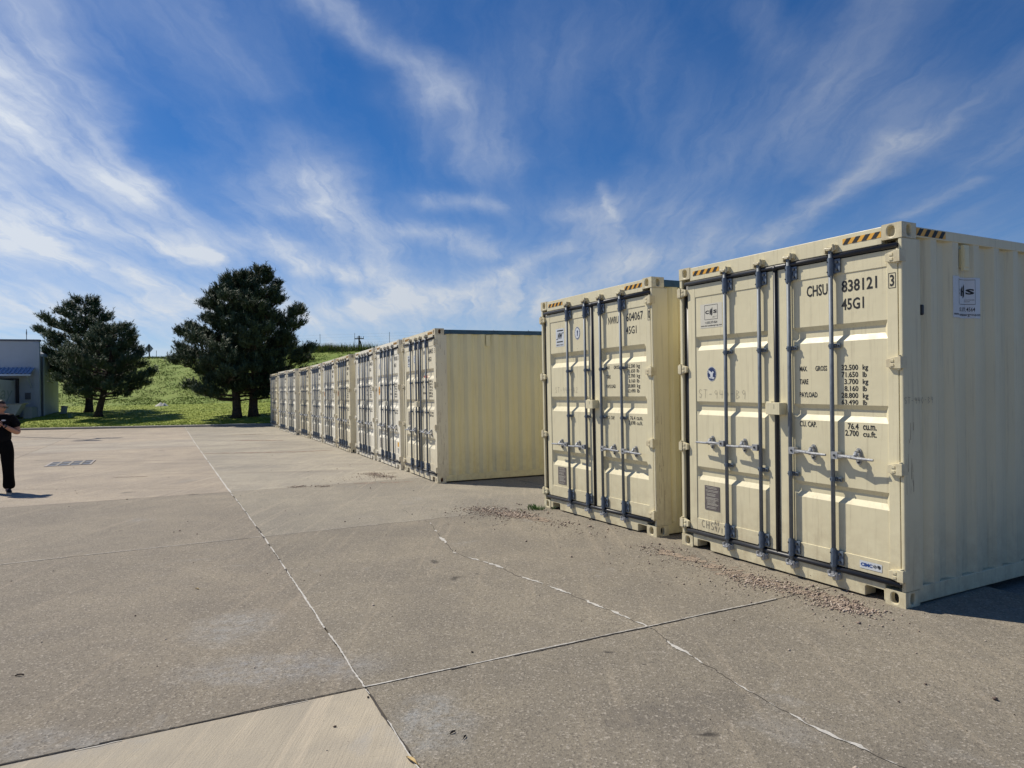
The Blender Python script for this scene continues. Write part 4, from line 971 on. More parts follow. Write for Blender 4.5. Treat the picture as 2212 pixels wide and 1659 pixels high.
P1 = swath([(1.35, 7.35), (1.75, 6.55), (2.15, 5.95), (2.50, 5.42), (2.62, 5.20)], 800, .10) + swath([(2.0, 6.05), (2.35, 5.62), (2.55, 5.30)], 1000, .095) + swath([(2.30, 5.42), (2.60, 5.12)], 500, .06) + swath([(1.1, 7.2), (2.5, 4.9)], 260, .30)
P2 = swath([(-.59, 9.85), (-.07, 9.34), (.35, 8.9), (.67, 8.48)], 1000, .14) + swath([(-.1, 9.4), (.5, 8.75)], 700, .09) + swath([(-.6, 9.9), (1.0, 7.9)], 380, .40)
stones('gravel', P1, rng.gamma(3.2, .0016, len(P1)) + .0022, STN, 'loose pinkish crushed gravel spilled along the nearest container sill')
stones('gravel', P2, rng.gamma(3.2, .0018, len(P2)) + .0026, STN, 'scatter of tan gravel beside the second container corner')
P3 = swath([(-3.1, 14.9), (-2.5, 14.0)], 700, .10) + swath([(-4.15, 12.9), (-3.9, 12.8)], 130, .08) + swath([(-3.7, 12.9), (-3.4, 12.8)], 90, .07) + swath([(-3.2, 14.5), (-2.9, 13.2)], 120, .35)
stones('gravel', P3, rng.gamma(3, .0018, len(P3)) + .003, STN, 'small dark gravel patch near the long row')
P4 = [(rng.uniform(-12, 4), rng.uniform(2.6, 24)) for _ in range(750)]
stones('debris', P4, rng.gamma(2.2, .0018, len(P4)) + .002, ['stone_d', 'leaf_dark', 'stone_c', 'stone_b', 'leaf_dark'], 'tiny stones and crumbs strewn over the yard')
# sandy dirt beneath the gravel and rust-red mud tracks by the row, as thin uneven sheets
def dirt_patch(name, line, wd, mat, label, seed=0, z=.004):
    L = [Vector(p) for p in line]; P = []; Wd = []
    for a, b in zip(L[:-1], L[1:]):
        n = max(4, int((b - a).length / .05))
        for k in range(n):
            p = a.lerp(b, k / n); P.append(p + Vector((.05, .03)) * mn.noise(Vector((p.x * 4, p.y * 4, seed))))
    N = len(P); m_ = MB(); rr = random.Random(seed)
    # many small blotches rather than one ribbon
    for k in range(int(N * 7)):
        i = rr.randrange(N); p = P[i]; e = math.sin(math.pi * (i + .5) / N) ** .5
        o_ = Vector((rr.gauss(0, wd * .35) * e, rr.gauss(0, wd * .35) * e)); c_ = p + o_; r_ = abs(rr.gauss(0, wd * .16)) + .006; n = 7
        an = [rr.uniform(.55, 1.2) for _ in range(n)]; el = rr.uniform(.35, 1)
        vs = [(c_.x + r_ * an[j] * math.cos(6.283 * j / n), c_.y + el * r_ * an[j] * math.sin(6.283 * j / n)) for j in range(n)]
        zz = z * (.5 + .5 * k / (N * 7))
        m_.add([(x_, y_, g(x_, y_) + zz) for x_, y_ in vs], [tuple(range(n))])
    o = link(name, m_.mesh(name, mat)); tag(o, label, kind='stuff'); return o
simple('mud_red', (.28, .205, .16), .95, var=.15, sc=15); simple('mud_brown', (.20, .155, .115), .95, var=.2, sc=15)
dirt_patch('sand', [(1.5, 7.1), (2.1, 6.0), (2.55, 5.35), (2.68, 5.12)], .16, 'sand_dirt', 'sandy dirt under the gravel by the nearest container', 1)
dirt_patch('sand', [(-.15, 9.45), (.5, 8.7)], .18, 'sand_dirt', 'sandy dirt under the tan gravel scatter', 2)
dirt_patch('mud', [(-9.5, 21.2), (-6.6, 21.2), (-5.6, 21.6)], .22, 'mud_red', 'reddish mud streak running out from the row', 3)
dirt_patch('mud', [(-11.0, 27.6), (-8.9, 27.0)], .30, 'mud_red', 'faint reddish mud streak farther up the row', 4)
dirt_patch('mud', [(-3.0, 13.2), (-1.9, 13.3)], .10, 'mud_red', 'thin red dirt line near the first container of the row', 5)
dirt_patch('mud', [(-8.6, 15.0), (-7.9, 15.1)], .10, 'mud_brown', 'small brown dirt patch near the drain', 6)
dirt_patch('mud', [(-12.6, 31.2), (-11.2, 31.4)], .25, 'mud_brown', 'brown dirt patch by the far containers', 7)

def leaf(x_, y_, L_, w_, ang, mat, label):
    m_ = MB(); n = 6; pts = []
    for k in range(n + 1):
        u_ = k / n; ww = w_ * math.sin(math.pi * min(max(u_, .03), .97)) ** .8; c_ = math.sin(u_ * 3) * .09 * L_
        pts.append((u_ * L_, -ww / 2, .004 + c_)); pts.append((u_ * L_, 0, .002 + c_ - .003)); pts.append((u_ * L_, ww / 2, .007 + c_))
    f = []
    for k in range(n):
        f += [(3 * k, 3 * k + 3, 3 * k + 4, 3 * k + 1), (3 * k + 1, 3 * k + 4, 3 * k + 5, 3 * k + 2)]
    m_.add(pts, f); m_.path([(-.02, 0, .006), (0, 0, .004)], [.001, .001], 5)
    o = link('leaf', m_.mesh('leaf', mat), None, 0, (x_, y_, g(x_, y_) + .002)); o.rotation_euler.z = ang; tag(o, label, 'leaf', 'fallen leaves on the yard')
leaf(-.47, 3.20, .085, .024, 2.3, 'leaf_dry', 'curled tan dry leaf lying by the foreground joint')
leaf(-.34, 3.47, .035, .010, .8, 'leaf_dark', 'dark shrivelled leaf right of the tan leaf by the joint')
leaf(-.27, 3.42, .032, .009, 1.2, 'leaf_dark', 'small dark curled leaf nearest the container side of the joint')
leaf(-3.08, 4.28, .05, .016, .2, 'leaf_dark', 'lone dark leaf on the left foreground slab')
leaf(-2.75, 6.05, .05, .015, 2.6, 'leaf_dry', 'pale dry leaf on the slab left of the long joint')
# weed
m = MB(); rr = random.Random(4)
for k in range(70):
    a = rr.uniform(0, 6.28); r0 = abs(rr.gauss(0, .05)); h_ = rr.uniform(.03, .09); bx, by = r0 * math.cos(a) * 1.8, r0 * math.sin(a)
    l_ = rr.uniform(.01, .06); tx, ty = bx + l_ * math.cos(a), by + l_ * math.sin(a)
    m.add([(bx - .004, by, 0), (bx + .004, by, 0), ((bx + tx) / 2 + .004, (by + ty) / 2, h_ * .7), (tx, ty, h_)], [(0, 1, 2), (0, 2, 3)])
o = link('weed', m.mesh('weed', 'weed_green'), None, 0, (.31, 9.66, g(.3, 9.66))); tag(o, 'small green weed tuft in the joint beside the gravel', 'weed')

# drain grate
dr = empty('drain_grate', Matrix.Translation((-12.0, 17.78, g(0, 18) + .004)) @ Matrix.Rotation(R(26.6), 4, 'Z')); tag(dr, 'rectangular drain with eight steel framed openings set in the yard', 'drain')
DWd, DDp = 1.04, 1.36
m = MB(); m.box(0, DWd, 0, .05, -.02, .008).box(0, DWd, DDp - .05, DDp, -.02, .008).box(0, .05, .05, DDp - .05, -.02, .008).box(DWd - .05, DWd, .05, DDp - .05, -.02, .008); link('grate_frame', m.mesh('grate_frame', 'grate_steel'), dr)
for k in range(1, 4): link('grate_bar', cached(('gb',), lambda: MB().box(-.03, .03, .055, DDp - .055, -.015, .010).mesh('grate_bar', 'kerb_concrete')), dr, 0, (DWd * k / 4, 0, 0))
link('grate_bar', MB().box(.055, DWd - .055, DDp / 2 - .06, DDp / 2 + .06, -.015, .012).mesh('grate_bar', 'kerb_concrete'), dr)
for i in range(4):
    for j in range(2): link('grate_opening', cached(('go',), lambda: MB().box(.02, .24, .02, .56, -.010, .002).mesh('grate_opening', 'grate_pit')), dr, 0, (.02 + DWd / 4 * i, .05 + (DDp / 2 - .02) * j, 0))

# ------------------------------------------------------------------ lamp post outside the left edge (its shadow falls in view)
lp = empty('lamp_post', loc=(-27.9, 35.35, g(0, 35))); tag(lp, 'tall steel lamp post with two flat heads just beyond the left edge', 'lamp post')
link('pole', MB().tube((0, 0, 0), (0, 0, 13.4), .095, 12, .07).mesh('pole', 'steel_grey', True), lp); link('pole_base', MB().tube((0, 0, 0), (0, 0, .7), .30, 16).mesh('pole_base', 'kerb_concrete'), lp)
for sg in (-1, 1):
    hd = link('lamp_head', cached(('lh',), lambda: MB().box(-.55, .55, -.20, .20, 13.32, 13.44).mesh('lamp_head', 'steel_grey')), lp, 0, (sg * .0 + .2, sg * .75, 0))
    link('arm', cached(('la',), lambda: MB().box(-.05, .05, -.4, .4, 13.36, 13.42).mesh('arm', 'steel_grey')), lp, 0, (0, sg * .35, 0))

# ------------------------------------------------------------------ building at the left
bz = .50
b0 = empty('warehouse', Matrix.Translation((-31.6, 46.5, 0)) @ Matrix.Rotation(R(22), 4, 'Z')); tag(b0, 'blue-grey loading warehouse in shade at the left edge with a lower wing', 'building')
def bpart(name, mb, mat, par=b0): return link(name, mb.mesh(name, mat), par)
bpart('wall', MB().box(-26, 0, 0, .35, bz - .9, 5.62), 'wall_blue_grey')
bpart('parapet', MB().box(-26.05, .05, -.05, .40, 5.62, 5.74), 'trim_dark')
bpart('wing', MB().box(-26, -.02, .36, 5.6, bz - .9, 4.70), 'wall_wing')
bpart('wing_roof', MB().prism([(-12, 4.72), (.12, 4.72), (-.3, 5.05), (-12, 5.3)], .45, 5.75), 'canopy_light')
bpart('eave', MB().box(.0, .14, .38, 5.75, 4.62, 4.80), 'wall_blue_grey')
bpart('pilaster', MB().box(-.32, .03, -.10, -.001, bz - .5, 5.5), 'wall_blue_grey')
bpart('pilaster', MB().box(.0, .10, .5, .95, bz - .5, 4.6), 'wall_blue_grey')
bpart('downpipe', MB().tube((.08, .42, bz - .4), (.08, .42, 4.6), .05, 8), 'trim_dark')
cano = bpart('canopy', MB().box(-8, -.22, -1.22, -1.12, 3.28, 3.40), 'canopy_light')
def roofsheet(x0, x1):
    m_ = MB(); x_ = x1
    while x_ > x0:
        m_.add([(x_ - .24, -1.18, 3.40), (x_, -1.18, 3.40), (x_, 0, 3.84), (x_ - .24, 0, 3.84)], [(0, 1, 2, 3)])
        m_.add([(x_ - .10, -1.20, 3.46), (x_ - .03, -1.20, 3.46), (x_ - .03, -.02, 3.90), (x_ - .10, -.02, 3.90)], [(0, 1, 2, 3)])
        m_.add([(x_ - .03, -1.20, 3.46), (x_, -1.18, 3.40), (x_, 0, 3.84), (x_ - .03, -.02, 3.90)], [(0, 1, 2, 3)])
        m_.add([(x_ - .10, -1.20, 3.46), (x_ - .13, -1.18, 3.40), (x_ - .13, 0, 3.84), (x_ - .10, -.02, 3.90)], [(0, 3, 2, 1)])
        x_ -= .24
    return m_
link('roof_sheet', roofsheet(-8, -.22).mesh('roof_sheet', 'canopy_blue'), cano)
link('brace', MB().tube((-.45, -1.1, 3.28), (-.45, 0, 2.5), .035, 6).mesh('brace', 'canopy_light'), cano)
bpart('dock_surround', MB().box(-1.32, -1.14, -.30, -.001, bz, 3.02).box(-4.0, -1.14, -.30, -.001, 3.02, 3.14), 'dock_rubber')
bpart('electric_panel', MB().box(-.80, -.50, -.12, -.001, 1.75, 2.18), 'trim_dark')
bpart('ramp_wall', MB().box(-.55, -.10, -1.6, -.12, bz - .9, 1.25), 'wall_wing')
an = empty('antenna', loc=(-32.5, 46.6, 5.7)); tag(an, 'thin roof antenna above the warehouse parapet', 'antenna'); link('mast', MB().tube((0, 0, -.1), (0, 0, .75), .022, 6).mesh('mast', 'steel_grey'), an)
link('tip', MB().tube((0, 0, .4), (0, 0, .6), .035, 6).mesh('tip', 'steel_grey'), an)
an = empty('roof_lamp', loc=(-32.1, 49.0, 4.95)); tag(an, 'small lamp on a thin mast over the wing roof', 'lamp'); link('mast', MB().tube((0, 0, -.15), (0, 0, .9), .02, 6).mesh('mast', 'steel_grey'), an)
link('lamp_head', MB().tube((0, 0, .15), (0, 0, .30), .12, 10, .04).mesh('lamp_head', 'canopy_light'), an)
# trailer
tr = empty('truck_trailer', Matrix.Translation((-31.6, 46.5, bz - .3)) @ Matrix.Rotation(R(22), 4, 'Z') @ Matrix.Translation((-1.30, -9.2, 0))); tag(tr, 'white box trailer with faded dark lettering backed to the dock', 'trailer')
link('body', MB().box(-2.6, 0, 0, 8.85, .95, 2.80).mesh('body', 'trailer_white'), tr)
link('corner_trim', MB().box(-.06, .03, -.03, .05, .95, 2.85).box(-.06, .03, 8.80, 8.88, .95, 2.85).mesh('corner_trim', 'steel_grey'), tr)
link('chassis', MB().box(-2.2, -.4, .3, 8.6, .68, .95).mesh('chassis', 'bin_dark'), tr)
for y_ in (2.2, 3.3):
    wl = link('wheel', cached(('whl',), lambda: MB().tube((-.32, 0, .5), (-.02, 0, .5), .45, 20).mesh('wheel', 'dock_rubber', False)), tr, 0, (0, y_, 0)); link('rim', cached(('rim',), lambda: MB().tube((-.02, 0, .5), (.0, 0, .5), .25, 16).mesh('rim', 'steel_grey')), wl)
mt = MB(); T(mt, 'may', 3.6, 8.3, 1.35, 2.15, 0, .0, .2); mt.v = [(.006, x_, z_) for x_, y_, z_ in mt.v]
link('lettering', mt.mesh('lettering', 'wall_wing'), tr)['kind'] = 'stuff'
# hopper bin
hb = empty('hopper_bin', Matrix.Translation((-31.6, 46.5, bz - .35)) @ Matrix.Rotation(R(22), 4, 'Z') @ Matrix.Translation((-2.1, -2.6, 0))); tag(hb, 'pale steel hopper bin with a slanted front beside the trailer', 'bin')
link('hopper', MB().prism([(0, 1.32), (1.1, .55), (1.35, .62), (1.72, 1.32)], 0, 1.1).mesh('hopper', 'bin_pale'), hb); link('rim', MB().box(-.08, 1.80, -.05, 1.15, 1.30, 1.36).mesh('rim', 'steel_grey'), hb)
link('stand', MB().box(.0, 1.7, .3, .9, 0, .35).box(.0, .9, .12, .3, 0, 1.1).mesh('stand', 'bin_dark'), hb)
uc = empty('utility_cabinet', loc=(-31.75, 49.0, lawn_z(-31.75, 49.0) - .02)); tag(uc, 'small grey cabinet tilted at the foot of the warehouse wing', 'cabinet')
link('body', MB().prism([(-.13, 0), (.13, 0), (.24, .5), (-.03, .55)], 0, .3).mesh('body', 'wall_wing'), uc); link('top', MB().prism([(-.06, .55), (.26, .5), (.26, .54), (-.06, .59)], -.03, .33).mesh('top', 'trim_dark'), uc)
ug = link('utility_box', MB().box(-.10, .10, -.10, .10, 0, .22).box(-.12, .12, -.12, .12, .22, .26).mesh('utility_box', 'utility_green'), None, .01, (-28.6, 45.0, lawn_z(-28.6, 45.0) - .02)); tag(ug, 'small green utility box on the shaded lawn', 'utility box')
# white rock on the lawn
m = MB(); n = 10
for a in range(3):
    c_ = rng.uniform(-.15, .15, 2); r_ = .2 + .08 * a
    m.add([(c_[0] + r_ * 1.5 * math.cos(6.283 * k / n) * rng.uniform(.8, 1.1), c_[1] + r_ * math.sin(6.283 * k / n), -.05) for k in range(n)] + [(c_[0] + rng.uniform(-.05, .05), c_[1], .22 + .05 * a)], [(k, (k + 1) % n, n) for k in range(n)])
o = link('rock', m.mesh('rock', 'stone_white'), None, 0, (-28.9, 57.5, lawn_z(-28.9, 57.5))); tag(o, 'white rock at the foot of the grassy bank', 'rock')

# ------------------------------------------------------------------ things on the bank top
yz = 78.5
sg_ = empty('road_sign', loc=(-40.9, yz, lawn_z(-40.9, yz) - .1)); tag(sg_, 'diamond road sign seen from behind on the crest of the bank', 'road sign')
link('post', MB().box(-.06, .06, -.04, .04, 0, 1.3).mesh('post', 'wood_pole'), sg_)
link('sign_board', MB().prism([(0, .62), (.50, 1.16), (0, 1.72), (-.50, 1.16)], -.055, -.042).mesh('sign_board', 'steel_grey'), sg_)
link('board_brace', MB().box(-.10, .10, -.075, -.056, .85, 1.65).mesh('board_brace', 'wood_pole'), sg_)
sp = link('marker_post', MB().tube((0, 0, 0), (0, 0, .9), .03, 6).mesh('marker_post', 'steel_grey'), None, 0, (-40.1, yz, lawn_z(-40.1, yz) - .05)); tag(sp, 'thin marker post right of the diamond sign', 'post')
up = empty('utility_pole', loc=(-24.5, 112, 6.2)); tag(up, 'dark utility pole with one crossarm beyond the bank', 'utility pole')
link('pole', MB().tube((0, 0, -1), (0, 0, 4.9), .16, 8, .13).mesh('pole', 'wood_pole'), up); link('crossarm', MB().box(-.75, .75, -.08, .08, 4.35, 4.50).mesh('crossarm', 'wood_pole'), up)
link('brace', MB().tube((1.2, .4, -1), (.15, 0, 4.1), .10, 6).mesh('brace', 'wood_pole'), up)
for x_ in (-.7, -.3, .3, .7): link('insulator', cached(('ins',), lambda: MB().tube((0, 0, 4.55), (0, 0, 4.8), .06, 6, .04).mesh('insulator', 'trim_dark')), up, 0, (x_, 0, 0))
fn = empty('wire_fence', loc=(0, 0, 0)); tag(fn, 'thin wire fence with slim posts along the crest of the bank', 'fence')
fy = 80.0; xs_ = [-34 + 4.0 * i for i in range(11)]
for x_ in xs_: link('fence_post', cached(('fp',), lambda: MB().tube((0, 0, 0), (0, 0, 2.3), .028, 6).mesh('fence_post', 'steel_grey')), fn, 0, (x_, fy, lawn_z(x_, fy) - .1))
m = MB()
for k in range(7):
    for a, b in zip(xs_[:-1], xs_[1:]): m.tube((a, fy, lawn_z(a, fy) + .15 + .32 * k), (b, fy, lawn_z(b, fy) + .15 + .32 * k), .0045, 3, cap=False)
link('wire', m.mesh('wire', 'steel_grey'), fn)

# ------------------------------------------------------------------ grass tufts
def tufts(name, n, region, hmin, hmax, wdt, mats, label, kind='stuff'):
    V = np.zeros((n, 9, 3), np.float32); F = np.zeros((n, 3, 3), np.int32)
    i = 0
    while i < n:
        p = region()
        if p is None: continue
        x_, y_ = p; z_ = lawn_z(x_, y_) - .01; h_ = rng.uniform(hmin, hmax)
        for k in range(3):
            a = rng.uniform(0, 6.28); l_ = h_ * rng.uniform(.1, .7); ox, oy = rng.normal(0, wdt * 1.5, 2)
            dx, dy = math.cos(a) * wdt, math.sin(a) * wdt; hk = h_ * rng.uniform(.6, 1)
            V[i, 3 * k] = (x_ + ox - dx, y_ + oy - dy, z_); V[i, 3 * k + 1] = (x_ + ox + dx, y_ + oy + dy, z_); V[i, 3 * k + 2] = (x_ + ox + l_ * math.cos(a + 1.5), y_ + oy + l_ * math.sin(a + 1.5), z_ + hk)
            F[i, k] = np.arange(3) + 9 * i + 3 * k
        i += 1
    o = link(name, fast_mesh(name, V.reshape(-1, 3), F.reshape(-1, 3), mats, rng.integers(0, len(mats), n * 3) if len(mats) > 1 else None)); tag(o, label, kind=kind)
def reg_lawn():
    y_ = 39.7 + 22 * rng.uniform() ** 1.6; x_ = rng.uniform(-.78, -.20) * y_; return x_, y_
def reg_bank():
    y_ = rng.uniform(60, 79); x_ = rng.uniform(-.66, -.16) * y_
    if mn.noise(Vector((x_ * .5, y_ * .8, 2))) < rng.uniform(-.5, .3): return None
    return x_, y_
def reg_crest():
    y_ = rng.uniform(76.5, 79.5); x_ = rng.uniform(-.66, -.15) * y_; return x_, y_
def reg_weeds():
    y_ = rng.uniform(77, 80); x_ = -24 + rng.normal(0, 4.5)
    if not (-36 < x_ < -13): return None
    return x_, y_
tufts('grass', 30000, reg_lawn, .04, .09, .012, ['blades'], 'short mown grass blades on the lawn')
tufts('grass', 22000, reg_bank, .05, .13, .030, ['blades', 'blades', 'blades', 'dry_weeds'], 'rough long grass growing in clumps on the bank')
tufts('grass', 5000, reg_crest, .10, .32, .022, ['dry_weeds', 'blades'], 'uneven grass fringe along the crest of the bank')
tufts('weeds', 4200, reg_weeds, .4, 1.25, .030, ['dry_weeds', 'dry_weeds', 'blades'], 'tall dry weeds on the crest right of the pines')

# ------------------------------------------------------------------ pines
def pine(base, H, prof, lean, seed, label, trunk_r, ntuft, mat, z_low, spread=1.0, group='dark pines on the lawn', tsz=1.0, up=.8):
    """prof: list of (height fraction, radius left, radius right, radius depth) of the crown"""
    rr = np.random.default_rng(seed); bx, by = base; bz_ = lawn_z(bx, by) - .06
    root = empty('pine_tree', loc=(bx, by, bz_)); tag(root, label, 'tree', group)
    hs = [p[0] for p in prof]
    def rad(f, az):
        rl = np.interp(f, hs, [p[1] for p in prof]); r_ = np.interp(f, hs, [p[2] for p in prof]); rd = np.interp(f, hs, [p[3] for p in prof])
        c_, s_ = math.cos(az), math.sin(az); rx = r_ if c_ > 0 else rl
        return 1 / math.sqrt((c_ / max(rx, .05)) ** 2 + (s_ / max(rd, .05)) ** 2)
    def axis(z_): f = z_ / H; return Vector((lean[0] * f + .12 * math.sin(z_ * .7 + seed), lean[1] * f, z_))
    m_ = MB(); zs = np.linspace(0, H * .93, 14)
    m_.path([axis(z_) for z_ in zs], [trunk_r * (1.25 if i == 0 else 1.0) * (1 - .88 * (z_ / (H * .95))) + .02 for i, z_ in enumerate(zs)], 10)
    for k in range(5):
        a = k * 1.256 + seed; m_.tube((math.cos(a) * trunk_r * 1.5, math.sin(a) * trunk_r * 1.5, -.05), axis(.45), trunk_r * .22, 6, trunk_r * .5)
    link('trunk', m_.mesh('trunk', 'bark', True), root)
    lm = MB(); tp = []; td = []
    nb = int(56 * spread); ga = 2.399
    for i in range(nb):
        f = z_low + (.985 - z_low) * ((i + .5) / nb) ** .92; az = i * ga + rr.uniform(-.35, .35); R_ = rad(f, az) * rr.uniform(.60, 1.18)
        if rr.uniform() < .10: R_ *= .6
        zt = f * H; rise = (.10 + .75 * f) * R_ * .55
        z0 = max(zt - rise, .9); p0 = axis(z0); n = 7; pts = []
        for k in range(n + 1):
            u_ = k / n; rr_ = R_ * u_
            pts.append(Vector((p0.x + rr_ * math.cos(az + .15 * math.sin(u_ * 4 + i)), p0.y + rr_ * math.sin(az + .15 * math.sin(u_ * 4 + i)), z0 + rise * u_ ** 1.7 + .15 * math.sin(u_ * 5 + i) * R_ * .1)))
        r0 = .035 + .018 * R_
        lm.path(pts, [r0 * (1 - .85 * k / n) for k in range(n + 1)], 5)
        nt = int(9 + R_ * 8)
        for k in range(nt):                       # twigs
            u_ = .34 + .66 * rr.uniform() ** .55; j = min(int(u_ * n), n - 1); p = pts[j].lerp(pts[j + 1], u_ * n - j)
            sa = az + rr.choice([-1, 1]) * rr.uniform(.3, 1.25); tl = R_ * .26 * (1.25 - u_) + rr.uniform(.15, .45)
            d = Vector((math.cos(sa), math.sin(sa), rr.uniform(.0, .75))).normalized(); q_ = p + d * tl
            if k % 3 == 0: lm.tube(p, q_, .014, 3, .006, cap=False)
            for w_ in range(7):
                c_ = p.lerp(q_, .35 + .75 * ((w_ // 4) * .5 + .5 * rr.uniform() ** .5)) + Vector(rr.normal(0, .045, 3)); tp.append(c_)
                td.append((Vector((math.cos(sa), math.sin(sa), 0)) * rr.uniform(.2, .8) + Vector((0, 0, up)) + Vector(rr.normal(0, .28, 3))).normalized())
        for w_ in range(6):
            tp.append(pts[-1] + Vector(rr.normal(0, .12, 3))); td.append((Vector((math.cos(az), math.sin(az), 1.0)) + Vector(rr.normal(0, .3, 3))).normalized())
    # leader
    for k in range(60):
        z_ = H * rr.uniform(.86, 1.0); p = axis(z_); s_ = (1 - z_ / H) * 1.6 + .05
        tp.append(p + Vector((rr.normal(0, s_ * .5), rr.normal(0, s_ * .5), 0))); td.append((Vector((0, 0, 1)) + Vector(rr.normal(0, .35, 3))).normalized())
    link('limbs', lm.mesh('limbs', 'bark'), root)
    idx = rr.permutation(len(tp))[:ntuft]; n = len(idx); C_ = np.array([tp[i][:] for i in idx]); D = np.array([td[i][:] for i in idx])
    NN = 15
    A = np.cross(D, rr.normal(0, 1, (n, 3))); A /= np.linalg.norm(A, axis=1)[:, None] + 1e-9; B = np.cross(D, A)
    Ls = rr.uniform(.20, .42, n) * tsz; tt = rr.uniform(0, 1, (n, NN)); ang = rr.uniform(0, 6.283, (n, NN)); nl = rr.uniform(.10, .17, (n, NN)) * tsz
    basep = C_[:, None] + D[:, None] * (Ls[:, None, None] * tt[..., None])
    rd_ = np.cos(ang)[..., None] * A[:, None] + np.sin(ang)[..., None] * B[:, None]
    tip = basep + (D[:, None] * .75 + rd_ * .8) * nl[..., None]
    wv_ = np.cross(D[:, None] + 0 * rd_, rd_) * (.016 * tsz)
    V = np.stack([basep - wv_, basep + wv_, tip], 2).reshape(-1, 3); F = np.arange(len(V)).reshape(-1, 3)
    link('crown', fast_mesh('crown', V, F, mat), root)
    return root
# px (2500 wide) helper: real place at depth y
PB = [(.0, .5, .5, .5), (.08, 2.0, 1.6, 2.2), (.20, 2.9, 2.4, 3.2), (.38, 3.3, 2.8, 3.6), (.50, 2.9, 2.9, 3.4), (.60, 2.6, 2.7, 3.0), (.72, 2.1, 2.2, 2.5), (.86, 1.2, 1.5, 1.6), (.95, .8, .9, .9), (1.0, .3, .3, .3)]
PC = [(.0, .5, .5, .5), (.08, 1.6, 2.0, 2.2), (.25, 2.4, 2.7, 3.2), (.36, 2.6, 3.0, 3.4), (.48, 2.7, 3.5, 3.4), (.57, 2.8, 2.6, 3.2), (.68, 2.4, 2.2, 2.8), (.82, 1.6, 1.4, 1.9), (.95, .7, .8, .8), (1.0, .25, .25, .3)]
pine((-17.15, 43.0), 8.8, PB, (-.1, .2), 14, 'broad dark pine on the left of the pair by the containers', .26, 9500, 'pine_needles', .14, 1.2, tsz=1.3, up=1.2)
pine((-16.15, 43.6), 9.3, PC, (.2, .3), 23, 'tall dark pine on the right of the pair, its limbs reaching over the containers', .27, 9500, 'pine_needles', .14, 1.2, tsz=1.3, up=1.2)
PD = [(.0, .4, .4, .4), (.12, 1.6, 2.0, 2.0), (.28, 2.9, 2.7, 2.8), (.48, 2.9, 2.3, 2.8), (.64, 2.4, 2.0, 2.4), (.80, 1.8, 1.8, 1.9), (.92, 1.0, 1.1, 1.1), (1.0, .25, .3, .3)]
PE = [(.0, .4, .4, .4), (.2, 2.0, 2.0, 2.2), (.34, 2.6, 2.6, 2.8), (.50, 2.5, 2.3, 3.0), (.66, 2.8, 2.1, 3.0), (.78, 2.4, 2.0, 2.4), (.90, 1.1, 1.4, 1.4), (1.0, .3, .3, .3)]
pine((-26.9, 45.2), 5.9, PD, (1.1, .0), 37, 'front pine with a leaning trunk near the warehouse wing', .21, 5600, 'pine_needles_light', .22, 1.0, tsz=1.15, up=1.1)
pine((-30.9, 50.6), 8.3, PE, (.0, .0), 51, 'taller open pine behind the leaning pine by the warehouse', .25, 6200, 'pine_needles_light', .22, 1.0, tsz=1.25, up=1.1)

# ------------------------------------------------------------------ person
def skin_obj(name, verts, edges, radii, mat, parent, sub=2, root_i=0):
    me = bpy.data.meshes.new(name); me.from_pydata([tuple(v_) for v_ in verts], edges, []); me.materials.append(MATS[mat])
    o = link(name, me, parent)
    sk = o.modifiers.new('skin', 'SKIN'); sk.use_smooth_shade = True
    if not me.skin_vertices: 
        bpy.context.view_layer.objects.active = o
    for i, r_ in enumerate(radii):
        sv = me.skin_vertices[0].data[i]; sv.radius = (r_, r_) if not isinstance(r_, tuple) else r_; sv.use_root = (i == root_i)
    ss = o.modifiers.new('sub', 'SUBSURF'); ss.levels = sub; ss.render_levels = sub
    return o
def skin_mesh(name, verts, edges, radii, mat, parent, sub=2, root_i=0):
    me = bpy.data.meshes.new(name); bm = bmesh.new(); lay = bm.verts.layers.skin.verify()
    bv = [bm.verts.new(v_) for v_ in verts]; bm.verts.ensure_lookup_table()
    for a, b in edges: bm.edges.new((bv[a], bv[b]))
    for i, v_ in enumerate(bv):
        r_ = radii[i]; v_[lay].radius = r_ if isinstance(r_, tuple) else (r_, r_); v_[lay].use_root = (i == root_i)
    bm.to_mesh(me); bm.free(); me.materials.append(MATS[mat]); o = link(name, me, parent)
    sk = o.modifiers.new('skin', 'SKIN'); sk.use_smooth_shade = True
    ss = o.modifiers.new('sub', 'SUBSURF'); ss.levels = sub; ss.render_levels = sub; return o
# local frame: x = image right, -y = towards the camera
PX, PY = -9.36, 12.70
per = empty('person', Matrix.Translation((PX, PY, g(PX, PY))) @ Matrix.Rotation(R(30), 4, 'Z')); tag(per, 'woman in black shirt and flared trousers looking aside, cut by the left edge', 'person')
# body: one surface
bv = [(0, 0, .95), (0, 0, 1.10), (0, .01, 1.25), (0, .015, 1.38), (0, .01, 1.455), (.01, -.005, 1.53),
      (.16, .015, 1.385), (.235, .03, 1.22), (.265, .02, 1.09), (.17, -.15, 1.17), (.075, -.24, 1.245),
      (-.16, .015, 1.385), (-.235, .03, 1.22), (-.255, .0, 1.09), (-.15, -.17, 1.17), (-.045, -.25, 1.235),
      (.095, 0, .86), (.105, -.01, .50), (.105, .02, .10), (.11, -.10, .04), (-.095, 0, .86), (-.11, .03, .50), (-.12, .06, .10), (-.13, -.06, .04)]
be = [(0, 1), (1, 2), (2, 3), (3, 4), (4, 5), (3, 6), (6, 7), (7, 8), (8, 9), (9, 10), (3, 11), (11, 12), (12, 13), (13, 14), (14, 15), (0, 16), (16, 17), (17, 18), (18, 19), (0, 20), (20, 21), (21, 22), (22, 23)]
